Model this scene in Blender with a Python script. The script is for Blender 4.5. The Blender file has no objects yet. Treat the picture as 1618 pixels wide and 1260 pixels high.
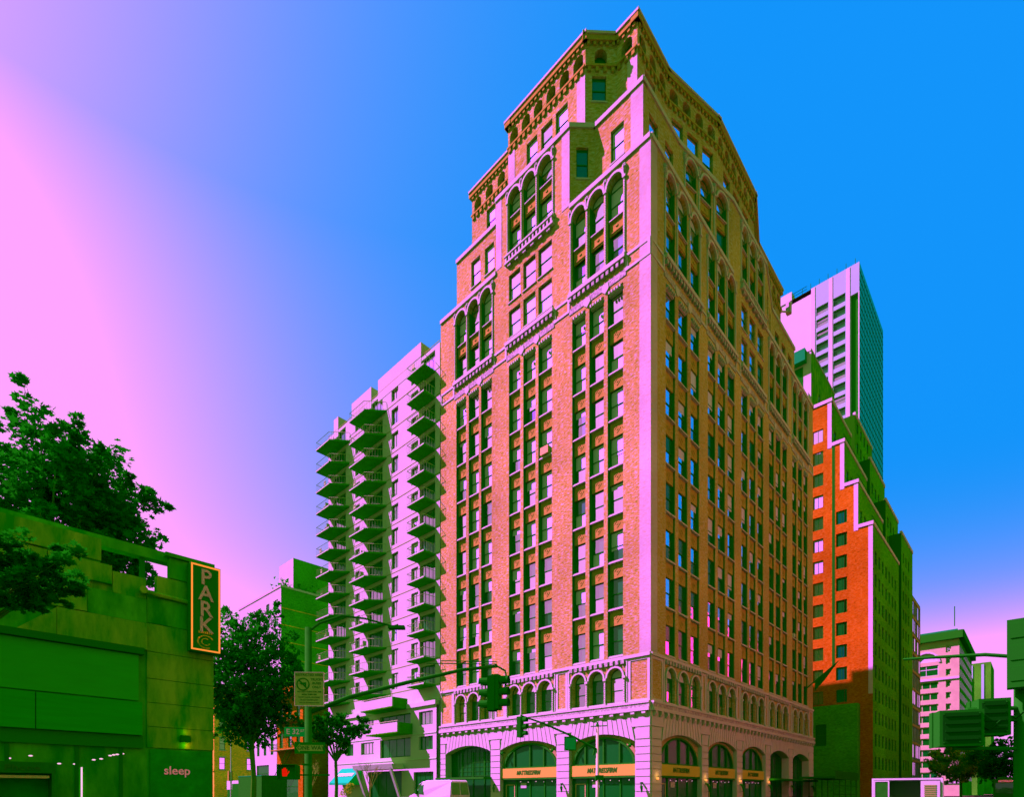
import bpy, math, random
from mathutils import Vector, Matrix
random.seed(7)
S = bpy.context.scene
COL = S.collection
PI = math.pi
# ------------------------------------------------------------------ camera
cam = bpy.data.cameras.new('camera'); camo = bpy.data.objects.new('camera', cam); COL.objects.link(camo)
camo.location = (0, 0, 1.6); camo.rotation_euler = (PI/2, 0, 0)
cam.sensor_width = 36; cam.lens = 884/1618*36; cam.shift_y = 622/1618
cam.clip_start = .1; cam.clip_end = 6000
S.camera = camo
# ------------------------------------------------------------------ light
EXPOSURE = 5.2
SUN_EL, SUN_H = math.radians(46), (-.985, .17)
vs = S.view_settings
vs.view_transform = 'Standard'; vs.look = 'None'; vs.exposure = EXPOSURE; vs.gamma = 1; vs.use_curve_mapping = False
W = bpy.data.worlds.new('World'); S.world = W; W.use_nodes = True
nt = W.node_tree; nt.nodes.clear()
def nn(t, typ, **kw):
    n = t.nodes.new(typ)
    for k, v in kw.items(): setattr(n, k, v)
    return n
sky = nn(nt, 'ShaderNodeTexSky', sky_type='NISHITA', sun_disc=False, sun_elevation=SUN_EL,
         sun_rotation=math.atan2(SUN_H[0], SUN_H[1]), air_density=1.0, dust_density=1.6, ozone_density=1.0)
sep = nn(nt, 'ShaderNodeSeparateColor'); nt.links.new(sky.outputs[0], sep.inputs[0])
def mth(t, op, a, b=None, clamp=False):
    n = nn(t, 'ShaderNodeMath', operation=op); n.use_clamp = clamp
    for i, x in enumerate((a, b)):
        if x is None: continue
        if isinstance(x, (int, float)): n.inputs[i].default_value = x
        else: t.links.new(x, n.inputs[i])
    return n.outputs[0]
def mrange(t, x, a, b, c, d, itype='LINEAR'):
    n = nn(t, 'ShaderNodeMapRange', interpolation_type=itype); n.clamp = True
    t.links.new(x, n.inputs[0])
    for i, v in enumerate((a, b, c, d)): n.inputs[i+1].default_value = v
    return n.outputs[0]
ratio = mth(nt, 'DIVIDE', sep.outputs[0], sep.outputs[2])       # whiteness of the air: high near the sun and the horizon
tcw = nn(nt, 'ShaderNodeTexCoord'); sz = nn(nt, 'ShaderNodeSeparateXYZ'); nt.links.new(tcw.outputs['Generated'], sz.inputs[0])
low = mrange(nt, sz.outputs[2], .05, .70, 11.0, .9)              # the same whiteness shows stronger through the thicker air low down
glow = mth(nt, 'MULTIPLY', mrange(nt, ratio, .385, .90, 0.0, .62, 'SMOOTHSTEP'), low)
horizon = mrange(nt, sz.outputs[2], .05, .29, .45, 0.0, 'SMOOTHSTEP')
SKY_R = mth(nt, 'MINIMUM', mth(nt, 'ADD', mth(nt, 'ADD', glow, horizon), .004), .66)
SKY_G = mrange(nt, SKY_R, 0, .62, .185, .235)
SKY_B = mrange(nt, SKY_R, 0, .1, .60, .66)
comb = nn(nt, 'ShaderNodeCombineColor')
for i, s in enumerate((SKY_R, SKY_G, SKY_B)): nt.links.new(s, comb.inputs[i])
bg = nn(nt, 'ShaderNodeBackground'); bg.inputs[1].default_value = .0435
nt.links.new(comb.outputs[0], bg.inputs[0])
wo = nn(nt, 'ShaderNodeOutputWorld'); nt.links.new(bg.outputs[0], wo.inputs[0])
sl = bpy.data.lights.new('sun', 'SUN'); sl.energy = 5.0; sl.color = (.33, .0105, 1.0); sl.angle = math.radians(.5)
so = bpy.data.objects.new('sun', sl); COL.objects.link(so)
sd = Vector((SUN_H[0]*math.cos(SUN_EL), SUN_H[1]*math.cos(SUN_EL), math.sin(SUN_EL))).normalized()
so.rotation_euler = sd.to_track_quat('Z', 'Y').to_euler(); so.location = (-60, 0, 120)

# ------------------------------------------------------------------ materials
MATS = {}
def mat(name, col, rough=.8, var=0, vscale=(1, 1, 1), col2=None, emit=None, metal=0, spec=0, bump=0, contrast=.25):
    m = bpy.data.materials.new(name); m.use_nodes = True; t = m.node_tree
    b = t.nodes['Principled BSDF']
    b.inputs['Base Color'].default_value = (*col, 1); b.inputs['Roughness'].default_value = rough
    b.inputs['Metallic'].default_value = metal; b.inputs['Specular IOR Level'].default_value = spec
    if emit: b.inputs['Emission Color'].default_value = (*emit[:3], 1); b.inputs['Emission Strength'].default_value = emit[3]
    if var or col2:
        c2 = col2 or tuple(c*(1-var) for c in col)
        tc = nn(t, 'ShaderNodeTexCoord'); mp = nn(t, 'ShaderNodeMapping'); mp.inputs['Scale'].default_value = vscale
        t.links.new(tc.outputs['Object'], mp.inputs[0])
        no = nn(t, 'ShaderNodeTexNoise'); no.inputs['Scale'].default_value = 1; no.inputs['Detail'].default_value = 5
        no.inputs['Roughness'].default_value = .65
        t.links.new(mp.outputs[0], no.inputs[0])
        f = mrange(t, no.outputs[0], .5-contrast, .5+contrast, 0, 1)
        mx = nn(t, 'ShaderNodeMix', data_type='RGBA'); t.links.new(f, mx.inputs[0])
        mx.inputs[6].default_value = (*col, 1); mx.inputs[7].default_value = (*c2, 1)
        t.links.new(mx.outputs[2], b.inputs['Base Color'])
        if bump:
            bp = nn(t, 'ShaderNodeBump'); bp.inputs['Strength'].default_value = bump; bp.inputs['Distance'].default_value = .03
            t.links.new(no.outputs[0], bp.inputs['Height']); t.links.new(bp.outputs[0], b.inputs['Normal'])
    MATS[name] = m
    return m
def brick_mat(name, c1, c2, mortar, bw=.42, bh=.14, streak=(2.6, 2.6, 8), tint=None, olive=None):
    m = bpy.data.materials.new(name); m.use_nodes = True; t = m.node_tree; b = t.nodes['Principled BSDF']
    b.inputs['Roughness'].default_value = .85; b.inputs['Specular IOR Level'].default_value = 0
    tc = nn(t, 'ShaderNodeTexCoord'); sx = nn(t, 'ShaderNodeSeparateXYZ'); t.links.new(tc.outputs['Object'], sx.inputs[0])
    a = mth(t, 'ADD', sx.outputs[0], sx.outputs[1])
    cx = nn(t, 'ShaderNodeCombineXYZ'); t.links.new(a, cx.inputs[0]); t.links.new(sx.outputs[2], cx.inputs[1])
    br = nn(t, 'ShaderNodeTexBrick'); t.links.new(cx.outputs[0], br.inputs[0])
    br.inputs['Scale'].default_value = 1; br.inputs['Brick Width'].default_value = bw; br.inputs['Row Height'].default_value = bh
    br.inputs['Mortar Size'].default_value = .012; br.inputs['Color1'].default_value = (*c1, 1); br.inputs['Color2'].default_value = (*c2, 1)
    br.inputs['Mortar'].default_value = (*mortar, 1); br.inputs['Bias'].default_value = -.1
    mp = nn(t, 'ShaderNodeMapping'); mp.inputs['Scale'].default_value = streak; t.links.new(tc.outputs['Object'], mp.inputs[0])
    no = nn(t, 'ShaderNodeTexNoise'); no.inputs['Scale'].default_value = 1; no.inputs['Detail'].default_value = 4; no.inputs['Roughness'].default_value = .7
    t.links.new(mp.outputs[0], no.inputs[0])
    f = mrange(t, no.outputs[0], .52, .62, 0, .95)
    f0 = mrange(t, no.outputs[0], .36, .44, .9, 0)
    mx0 = nn(t, 'ShaderNodeMix', data_type='RGBA'); t.links.new(f0, mx0.inputs[0]); t.links.new(br.outputs[0], mx0.inputs[6]); mx0.inputs[7].default_value = (*(olive or c2), 1)
    mx = nn(t, 'ShaderNodeMix', data_type='RGBA'); t.links.new(f, mx.inputs[0]); t.links.new(mx0.outputs[2], mx.inputs[6])
    mx.inputs[7].default_value = (*(tint or mortar), 1)
    n2 = nn(t, 'ShaderNodeTexNoise'); n2.inputs['Scale'].default_value = .12; n2.inputs['Detail'].default_value = 3
    t.links.new(tc.outputs['Object'], n2.inputs[0])
    f2 = mrange(t, n2.outputs[0], .3, .7, .74, 1.14)
    mm = nn(t, 'ShaderNodeMix', data_type='RGBA', blend_type='MULTIPLY'); mm.inputs[0].default_value = 1
    t.links.new(mx.outputs[2], mm.inputs[6]); t.links.new(f2, mm.inputs[7])
    t.links.new(mm.outputs[2], b.inputs['Base Color'])
    bp = nn(t, 'ShaderNodeBump'); bp.inputs['Strength'].default_value = .35; bp.inputs['Distance'].default_value = .02
    t.links.new(br.outputs['Fac'], bp.inputs['Height']); bp.invert = True; t.links.new(bp.outputs[0], b.inputs['Normal'])
    MATS[name] = m
    return m
def leaf_mat(name, c1, c2):
    m = mat(name, c1, .8, col2=c2, vscale=(1.3, 1.3, 1.3)); t = m.node_tree; b = t.nodes['Principled BSDF']
    src = b.inputs['Base Color'].links[0].from_socket
    tr = nn(t, 'ShaderNodeBsdfTranslucent'); t.links.new(src, tr.inputs[0])
    mx = nn(t, 'ShaderNodeMixShader'); mx.inputs[0].default_value = .5
    t.links.new(b.outputs[0], mx.inputs[1]); t.links.new(tr.outputs[0], mx.inputs[2]); t.links.new(mx.outputs[0], t.nodes['Material Output'].inputs[0])
    return m
def glass_mat(name, base, gloss, tint=(1, 1, 1), rough=.03, wav=.02):
    m = bpy.data.materials.new(name); m.use_nodes = True; t = m.node_tree; b = t.nodes['Principled BSDF']
    b.inputs['Base Color'].default_value = (*base, 1); b.inputs['Roughness'].default_value = .25; b.inputs['Specular IOR Level'].default_value = .05
    g = nn(t, 'ShaderNodeBsdfGlossy'); g.inputs['Color'].default_value = (*tint, 1); g.inputs['Roughness'].default_value = rough
    mx = nn(t, 'ShaderNodeMixShader'); mx.inputs[0].default_value = gloss
    tc = nn(t, 'ShaderNodeTexCoord'); no = nn(t, 'ShaderNodeTexNoise'); no.inputs['Scale'].default_value = 1.1; no.inputs['Detail'].default_value = 1
    oi = nn(t, 'ShaderNodeObjectInfo'); va = nn(t, 'ShaderNodeVectorMath', operation='ADD')
    t.links.new(tc.outputs['Object'], va.inputs[0]); t.links.new(oi.outputs['Location'], va.inputs[1]); t.links.new(va.outputs[0], no.inputs[0])
    bp = nn(t, 'ShaderNodeBump'); bp.inputs['Strength'].default_value = wav*10; bp.inputs['Distance'].default_value = .05
    t.links.new(no.outputs[0], bp.inputs['Height']); t.links.new(bp.outputs[0], g.inputs['Normal'])
    t.links.new(b.outputs[0], mx.inputs[1]); t.links.new(g.outputs[0], mx.inputs[2])
    t.links.new(mx.outputs[0], t.nodes['Material Output'].inputs[0])
    MATS[name] = m
    return m
def lin(c): c /= 255; return c/12.92 if c <= .04045 else ((c+.055)/1.055)**2.4
def LM(*c):                                        # surface colour from how it shows in full sun on the street fronts
    return tuple(min(.85, lin(x)/k) for x, k in zip(c, (7.0, .365, 20.0)))
def SM(*c):                                        # surface colour from how it shows in open shade
    return tuple(min(.78, lin(x)/k) for x, k in zip(c, (.26, .16, .5)))
brick_mat('orange_brick', LM(246, 122, 104), LM(232, 116, 80), LM(250, 130, 150), tint=LM(255, 138, 235), olive=LM(150, 105, 20))
brick_mat('deep_brick', LM(190, 105, 60), LM(170, 100, 40), LM(200, 120, 80), tint=LM(200, 110, 90), olive=LM(120, 100, 10))
brick_mat('red_brick', LM(228, 82, 16), LM(208, 72, 8), LM(236, 92, 30), tint=LM(244, 104, 60), olive=LM(160, 62, 4))
brick_mat('brown_brick', SM(70, 100, 8), SM(58, 96, 4), SM(80, 106, 14), tint=SM(100, 104, 14), olive=SM(20, 84, 0))
brick_mat('shade_brick', SM(12, 90, 1), SM(6, 84, 0), SM(20, 96, 2), tint=SM(28, 98, 2), olive=SM(2, 70, 0))  # red tower's shaded faces: the shade is put into the brick colour
brick_mat('green_shade_brick', SM(12, 90, 2), SM(8, 82, 1), SM(18, 96, 4), tint=SM(20, 98, 4), olive=SM(4, 72, 0))  # dark green gives the right sides of pale buildings their shade as colour
brick_mat('pale_brick', LM(254, 136, 248), LM(252, 132, 236), LM(255, 142, 255), bw=.5, bh=.16, tint=LM(255, 142, 255), olive=LM(250, 128, 190))
mat('limestone', LM(255, 143, 252), .8, .16, (.5, .5, .9), bump=.1)
mat('trim_stone', LM(255, 141, 252), .8, .12, (1.5, 1.5, 1.5))
mat('carved_stone', LM(255, 142, 250), .8, .6, (6, 6, 6), contrast=.15, bump=.5)
mat('orange_terracotta', LM(245, 124, 96), .8, .4, (4, 4, 4))
mat('salmon_plaster', LM(226, 122, 128), .85, .3, (2, 2, 2))
mat('plinth_granite', LM(190, 110, 96), .6, .4, (8, 8, 8))
mat('dark_metal', (.0025, .33, .0006), .5)
mat('green_metal', (.005, .38, .001), .5, .3, (5, 5, 5))
mat('shop_dark', SM(3, 70, 1), .5)
mat('white_paint', LM(255, 152, 255), .6, .1, (.3, .3, .6))
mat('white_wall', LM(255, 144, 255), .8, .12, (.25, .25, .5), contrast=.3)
mat('shaded_balcony', SM(9, 84, 0), .85, .3, (1, 1, 1))  # slab undersides and parapet returns: their shade painted as dark green
mat('pale_railing', LM(235, 140, 190), .5)
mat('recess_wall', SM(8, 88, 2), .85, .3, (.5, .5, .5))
mat('grille', LM(190, 120, 110), .6)
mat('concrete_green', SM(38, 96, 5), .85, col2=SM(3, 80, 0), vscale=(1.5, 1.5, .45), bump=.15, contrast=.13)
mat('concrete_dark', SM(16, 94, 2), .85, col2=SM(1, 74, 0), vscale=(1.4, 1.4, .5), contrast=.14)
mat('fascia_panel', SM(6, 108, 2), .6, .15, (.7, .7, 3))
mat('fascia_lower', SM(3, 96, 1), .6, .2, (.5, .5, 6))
mat('shopfront_void', SM(3, 92, 2), .5, .5, (1.6, 1.6, 1.6))
mat('sign_orange', LM(255, 138, 92), .5)
mat('sign_black', SM(8, 60, 2), .5)
mat('sign_letter', SM(78, 134, 52), .5, .4, (8, 8, 8))
mat('sign_grey', SM(66, 108, 26), .5, .3, (15, 15, 15))
mat('sign_green', SM(4, 100, 30), .5)
mat('letter_pale', SM(112, 146, 84), .5)
mat('neon_orange', (.3, .3, .005), .4, emit=(1, .26, .04, .027))
mat('signal_black', (.001, .15, .0003), .5)
mat('shaded_front', LM(40, 88, 8), .8)  # wing fronts coloured dark to stand for the shade on them
mat('lamp_warm', (.3, .3, .02), .4, emit=(1, .2, .04, .06))
mat('lamp_white', (.3, .5, .1), .4, emit=(1, .5, .8, .03))
mat('hand_red', (.2, .01, .005), .4, emit=(1, .012, .0, .02))
mat('awning_teal', (.002, .98, .018), .7, .06, (2, 2, 2))
mat('poster_pink', LM(255, 160, 255), .6, .4, (3, 3, 3))
mat('asphalt', (.018, .08, .004), .9, .3, (1.5, 1.5, 1.5))
mat('pavement_concrete', (.06, .16, .010), .9, .2, (.8, .8, .8))
mat('road_paint', (.4, .6, .15), .8)
leaf_mat('leaf_dark', (.001, .48, .0002), (.001, .30, .0001)); leaf_mat('leaf_light', (.11, .78, .0015), (.03, .5, .0006))
mat('bark', SM(14, 80, 2), .9, .4, (6, 6, 2))
mat('twig', LM(200, 120, 90), .9)
mat('van_white', LM(255, 160, 255), .3, .05, (.5, .5, .5), spec=.3)
mat('van_grey', LM(150, 130, 135), .3, .3, (3, 3, 3))
mat('tyre_rubber', (.01, .05, .005), .9)
mat('tower_white', LM(255, 150, 255), .7, .08, (.1, .1, .1))
mat('tower_violet', LM(205, 142, 250), .5, .08, (.1, .1, .1))
mat('roof_tar', (.06, .18, .01), .9)
mat('beige_stone', LM(255, 142, 196), .8, .25, (.4, .4, .4))
mat('teal_paint', (.002, .5, .006), .5)
mat('opposite_stone', (.56, .36, .065), .9, .2, (.4, .4, .4))
glass_mat('glass_bright', (.01, .2, .002), .85, (1, .93, 1))
glass_mat('glass_mid', (.0005, .28, .0003), .42, (1, .95, 1), wav=.05)
glass_mat('glass_dark', (.0004, .26, .0002), .06, (.4, 1, .4))
glass_mat('glass_teal', (.0004, .4, .01), .7, (.02, .7, .2), rough=.1)
glass_mat('glass_shop', (.0004, .24, .0005), .007, (.5, 1, .6))
mat('blind', LM(250, 150, 255), .7, .12, (1, 1, 8), spec=.3)

# ------------------------------------------------------------------ mesh helpers
class MB:
    def __init__(s): s.v = []; s.f = []
    def add(s, vs, fs):
        o = len(s.v); s.v += [tuple(v) for v in vs]; s.f += [tuple(i+o for i in f) for f in fs]; return s
    def quad(s, a, b, c, d): return s.add((a, b, c, d), ((0, 1, 2, 3),))
    def box(s, x0, x1, y0, y1, z0, z1):
        return s.add([(x0,y0,z0),(x1,y0,z0),(x1,y1,z0),(x0,y1,z0),(x0,y0,z1),(x1,y0,z1),(x1,y1,z1),(x0,y1,z1)],
                     [(3,2,1,0),(4,5,6,7),(0,1,5,4),(1,2,6,5),(2,3,7,6),(3,0,4,7)])
    def prism(s, pts, ext):                       # polygon (3D pts) pushed along ext
        n = len(pts); e = Vector(ext); a = [Vector(p) for p in pts]
        return s.add(a + [p+e for p in a], [tuple(range(n)), tuple(range(2*n-1, n-1, -1))] +
                     [(i, i+n, (i+1) % n+n, (i+1) % n) for i in range(n)])
    def tube(s, pts, r, n=6, caps=True):
        pts = [Vector(p) for p in pts]; rs = r if isinstance(r, (list, tuple)) else [r]*len(pts)
        o = len(s.v); up = Vector((.31, .17, .93))
        for i, p in enumerate(pts):
            d = (pts[min(i+1, len(pts)-1)] - pts[max(i-1, 0)]).normalized()
            a = d.cross(up)
            if a.length < .05: a = d.cross(Vector((1, 0, 0)))
            a.normalize(); b = d.cross(a)
            for k in range(n):
                t = 2*PI*k/n; s.v.append(tuple(p + (a*math.cos(t)+b*math.sin(t))*rs[i]))
        for i in range(len(pts)-1):
            for k in range(n):
                s.f.append((o+i*n+k, o+i*n+(k+1) % n, o+(i+1)*n+(k+1) % n, o+(i+1)*n+k))
        if caps:
            s.f.append(tuple(o+k for k in range(n-1, -1, -1))); e = o+(len(pts)-1)*n; s.f.append(tuple(e+k for k in range(n)))
        return s
    def lathe(s, prof, n=16, c=(0, 0, 0)):
        o = len(s.v)
        for r, z in prof:
            for k in range(n): s.v.append((c[0]+r*math.cos(2*PI*k/n), c[1]+r*math.sin(2*PI*k/n), c[2]+z))
        for i in range(len(prof)-1):
            for k in range(n): s.f.append((o+i*n+k, o+i*n+(k+1) % n, o+(i+1)*n+(k+1) % n, o+(i+1)*n+k))
        s.f.append(tuple(o+k for k in range(n-1, -1, -1))); e = o+(len(prof)-1)*n; s.f.append(tuple(e+k for k in range(n)))
        return s
    def mesh(s, name, m=None, smooth=False):
        me = bpy.data.meshes.new(name); me.from_pydata(s.v, [], s.f)
        if m: me.materials.append(MATS[m])
        if smooth:
            for p in me.polygons: p.use_smooth = True
        return me
    def build(s, name, m, parent=None, loc=(0, 0, 0), rz=0, smooth=False):
        return inst(name, s.mesh(name, m, smooth), parent, loc, rz)
def inst(name, me, parent=None, loc=(0, 0, 0), rz=0):
    o = bpy.data.objects.new(name, me); COL.objects.link(o)
    if parent: o.parent = parent
    o.location = loc; o.rotation_euler = (0, 0, rz)
    return o
def tag(o, label, cat, group=None):
    o['label'] = label; o['category'] = cat
    if group: o['group'] = group
    return o
def thing(name, label, cat, loc=(0, 0, 0), rz=0, group=None):
    o = bpy.data.objects.new(name, None); COL.objects.link(o); o.location = loc; o.rotation_euler = (0, 0, rz)
    o.empty_display_size = .5
    return tag(o, label, cat, group)
def kind(o, k): o['kind'] = k; return o
def text(name, body, size, m, parent, loc, rot, ext=.01, xs=1.0, shear=0, align='CENTER'):
    c = bpy.data.curves.new(name, 'FONT'); c.body = body; c.size = size; c.extrude = ext; c.offset = .014*size/.4 if len(body) == 12 else .006*size/.4; c.align_x = align; c.align_y = 'CENTER'; c.shear = shear
    c.materials.append(MATS[m]); c.resolution_u = 3
    tmp = bpy.data.objects.new('tmp', c); me = bpy.data.meshes.new_from_object(tmp); me.name = name; bpy.data.objects.remove(tmp)
    o = bpy.data.objects.new(name, me); COL.objects.link(o); o.parent = parent; o.location = loc; o.rotation_euler = rot; o.scale = (xs, 1, 1)
    return o

# street grid: local x runs along the avenue (away), local y along the cross street (to the left)
CX, CY, TH = 11.15, 45.0, math.radians(46.6)
def gw(v, u, z=0): return (CX + v*math.cos(TH) - u*math.sin(TH), CY + v*math.sin(TH) + u*math.cos(TH), z)

class Fac:                                         # a vertical facade plane: P0, direction d (left to right seen from outside)
    def __init__(s, p0, p1):
        s.p = Vector(p0); q = Vector(p1); s.L = (q-s.p).length; s.d = (q-s.p)/s.L
        s.n = Vector((s.d.y, -s.d.x))              # outward
        s.rz = math.atan2(s.d.y, s.d.x)
    def pt(s, a, z, out=0):
        q = s.p + s.d*a + s.n*out; return (q.x, q.y, z)
def arc_pts(s0, s1, z1, rise, n=10):
    """points of an arch (half ellipse or segment of given rise) from left spring to right spring, crown at z1"""
    c, h = (s0+s1)/2, (s1-s0)/2
    if rise >= h*.98: return [(c-h*math.cos(PI*i/n), z1-rise+rise*math.sin(PI*i/n)) for i in range(n+1)]
    R = (h*h+rise*rise)/(2*rise); a = math.asin(h/R)
    return [(c+R*math.sin(-a+2*a*i/n), z1-R+R*math.cos(-a+2*a*i/n)) for i in range(n+1)]
def wall(F, z0, z1, ops, depth, m, parent, name='brick_wall', s0=0, s1=None):
    """ops: (a, b, za, zb, arch rise or 0)"""
    s1 = F.L if s1 is None else s1
    mb = MB()
    xs = sorted({s0, s1, *[o[0] for o in ops], *[o[1] for o in ops]}); zs = sorted({z0, z1, *[o[2] for o in ops], *[o[3] for o in ops]})
    for j in range(len(zs)-1):
        run = None
        for i in range(len(xs)-1):
            cx_, cz_ = (xs[i]+xs[i+1])/2, (zs[j]+zs[j+1])/2
            hole = any(o[0] < cx_ < o[1] and o[2] < cz_ < o[3] for o in ops)
            if hole:
                if run is not None: mb.quad(F.pt(run, zs[j]), F.pt(xs[i], zs[j]), F.pt(xs[i], zs[j+1]), F.pt(run, zs[j+1])); run = None
            elif run is None: run = xs[i]
        if run is not None: mb.quad(F.pt(run, zs[j]), F.pt(xs[-1], zs[j]), F.pt(xs[-1], zs[j+1]), F.pt(run, zs[j+1]))
    for a, b, za, zb, r in ops:
        sp = zb-r
        mb.quad(F.pt(a, za), F.pt(a, sp), F.pt(a, sp, -depth), F.pt(a, za, -depth))
        mb.quad(F.pt(b, za), F.pt(b, za, -depth), F.pt(b, sp, -depth), F.pt(b, sp))
        mb.quad(F.pt(a, za), F.pt(a, za, -depth), F.pt(b, za, -depth), F.pt(b, za))
        if not r: mb.quad(F.pt(a, zb), F.pt(b, zb), F.pt(b, zb, -depth), F.pt(a, zb, -depth))
        else:
            ap = arc_pts(a, b, zb, r)
            for (x, z), (x2, z2) in zip(ap, ap[1:]):
                mb.quad(F.pt(x, z), F.pt(x2, z2), F.pt(x2, zb), F.pt(x, zb))
                mb.quad(F.pt(x, z), F.pt(x, z, -depth), F.pt(x2, z2, -depth), F.pt(x2, z2))
    return mb.build(name, m, parent)
def strip(F, a, b, za, zb, out, m, parent, name, back=-.05):
    mb = MB(); mb.prism([F.pt(a, za, back), F.pt(b, za, back), F.pt(b, za, out), F.pt(a, za, out)], (0, 0, zb-za)); return mb.build(name, m, parent)
CACHE = {}
def cached(key, fn):
    if key not in CACHE: CACHE[key] = fn()
    return CACHE[key]
# local piece axes: x along the wall, y into the wall, z up
def frame_mesh(w, h, bar, arch, rails, m, mull=0):
    def mk():
        mb = MB(); sp = h-(w/2 if arch else 0)
        mb.box(0, bar, 0, .09, 0, sp); mb.box(w-bar, w, 0, .09, 0, sp); mb.box(bar, w-bar, 0, .09, 0, bar)
        if arch:
            o = arc_pts(0, w, h, w/2, 8); i = arc_pts(bar, w-bar, h-bar, w/2-bar, 8)
            for k in range(8):
                mb.prism([(o[k][0], 0, o[k][1]), (o[k+1][0], 0, o[k+1][1]), (i[k+1][0], 0, i[k+1][1]), (i[k][0], 0, i[k][1])], (0, .09, 0))
            mb.box(bar, w-bar, 0, .09, sp-.05, sp+.05)
        else: mb.box(bar, w-bar, 0, .09, h-bar, h)
        for r in rails: mb.box(bar, w-bar, -.005, .085, r-bar*.6, r+bar*.6)
        for k in range(mull): x = w*(k+1)/(mull+1); mb.box(x-bar*.4, x+bar*.4, .002, .08, bar, sp-bar)
        return mb.mesh('window', m)
    return cached(('fr', round(w, 2), round(h, 2), bar, arch, tuple(rails), m, mull), mk)
def pane_mesh(w, h, arch, m):
    def mk():
        mb = MB()
        if arch: p = arc_pts(0, w, h, h, 8); mb.prism([(x, 0, z) for x, z in p], (0, .02, 0))
        else: mb.box(0, w, 0, .02, 0, h)
        return mb.mesh('pane', m)
    return cached(('pn', round(w, 2), round(h, 2), arch, m), mk)
def pick(ws):
    r = random.random()*sum(w for _, w in ws)
    for k, w in ws:
        r -= w
        if r <= 0: return k
    return ws[-1][0]
def window(F, a, b, za, zb, out, parent, glass, arch=False, fm='dark_metal', bar=.07, mull=0, split=.5):
    w, h = b-a, zb-za; sp = h-(w/2 if arch else 0)
    r1 = sp*split
    wo_ = inst('window', frame_mesh(w, h, bar, arch, (r1,) if split else (), fm, mull), parent, F.pt(a, za, out), F.rz)
    if split:
        g1 = pick(glass); g2 = g1 if random.random() < .45 else pick(glass)
        inst('pane', pane_mesh(w-2*bar, r1-bar*1.6, False, g1), wo_, (bar, .045, bar))
        inst('pane', pane_mesh(w-2*bar, sp-r1-bar*1.6, False, g2), wo_, (bar, .025, r1+bar*.6))
    else: inst('pane', pane_mesh(w-2*bar, sp-2*bar, False, pick(glass)), wo_, (bar, .035, bar))
    if arch: inst('pane', pane_mesh(w-2*bar, w/2-bar-.05, True, pick([('blind', 3), ('glass_bright', 1)])), wo_, (bar, .03, sp+.05))
    return wo_
def tile(F, a, z, out, me, parent, name): return inst(name, me, parent, F.pt(a, z, out), F.rz)
def spandrel_mesh(w, h, style):
    def mk():
        mb = MB(); mb.box(0, w, 0, .12, 0, h)
        if style == 'diamond':
            c, q, r = w/2, h*.46, min(w, h)*.24
            for x, z, x2, z2 in ((c-r, q, c, q+r), (c, q+r, c+r, q), (c+r, q, c, q-r), (c, q-r, c-r, q)):
                d = Vector((x2-x, 0, z2-z)).normalized(); nrm = Vector((-d.z, 0, d.x))*.035
                p = [Vector((x, 0, z))+nrm, Vector((x2, 0, z2))+nrm, Vector((x2, 0, z2))-nrm, Vector((x, 0, z))-nrm]
                mb.prism(p, (0, -.025, 0))
            mb.box(c-.07, c+.07, -.03, 0, q-.07, q+.07)
            for sx in (-1, 1): mb.box(c+sx*w*.36-.06, c+sx*w*.36+.06, -.025, 0, q-.06, q+.06)
        else:
            t = .06
            for (x0, x1, z0, z1) in ((.12, w-.12, .12, .12+t), (.12, w-.12, h-.12-t, h-.12), (.12, .12+t, .12+t, h-.12-t), (w-.12-t, w-.12, .12+t, h-.12-t)):
                mb.box(x0, x1, -.06, 0, z0, z1)
            mb.box(w/2-.1, w/2+.1, -.06, 0, h/2-.07, h/2+.07)
        return mb.mesh('spandrel', 'orange_terracotta')
    return cached(('sp', round(w, 2), round(h, 2), style), mk)
def sill_mesh(w, h=.16, d=.22, m='trim_stone', name='sill'):
    return cached(('si', round(w, 2), h, d, m, name), lambda: MB().box(0, w, -d, .1, 0, h*.6).box(0, w, -d*.72, .1, h*.6, h).mesh(name, m))
def archivolt_mesh(w, t=.16, d=.14):
    def mk():
        mb = MB(); o = arc_pts(-t, w+t, w/2+t, w/2+t, 10); i = arc_pts(0, w, w/2, w/2, 10)
        for k in range(10): mb.prism([(o[k][0], -d, o[k][1]), (o[k+1][0], -d, o[k+1][1]), (i[k+1][0], -d, i[k+1][1]), (i[k][0], -d, i[k][1])], (0, d+.02, 0))
        return mb.mesh('archivolt', 'trim_stone')
    return cached(('av', round(w, 2), t), mk)
def colonnette_mesh(h, r=.1):
    def mk():
        mb = MB(); n = max(6, int(h/.22)); mb.box(-.14, .14, -.14, .14, 0, .16); mb.box(-.15, .15, -.15, .15, h-.2, h)
        mb.lathe([(r*(1 if i % 2 else .8), .16+(h-.36)*i/(2*n)) for i in range(2*n+1)], 7)
        return mb.mesh('colonnette', 'trim_stone')
    return cached(('co', round(h, 2)), mk)
def dentils(F, a, b, z, h, d, step, m, parent, name='dentil_row', frac=.5):
    mb = MB(); n = int((b-a)/step)
    for i in range(n):
        s = a+(i+.5)*(b-a)/n; w = step*frac/2
        mb.prism([F.pt(s-w, z, -.02), F.pt(s+w, z, -.02), F.pt(s+w, z, d), F.pt(s-w, z, d)], (0, 0, h))
    return kind(mb.build(name, m, parent), 'stuff')
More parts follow.
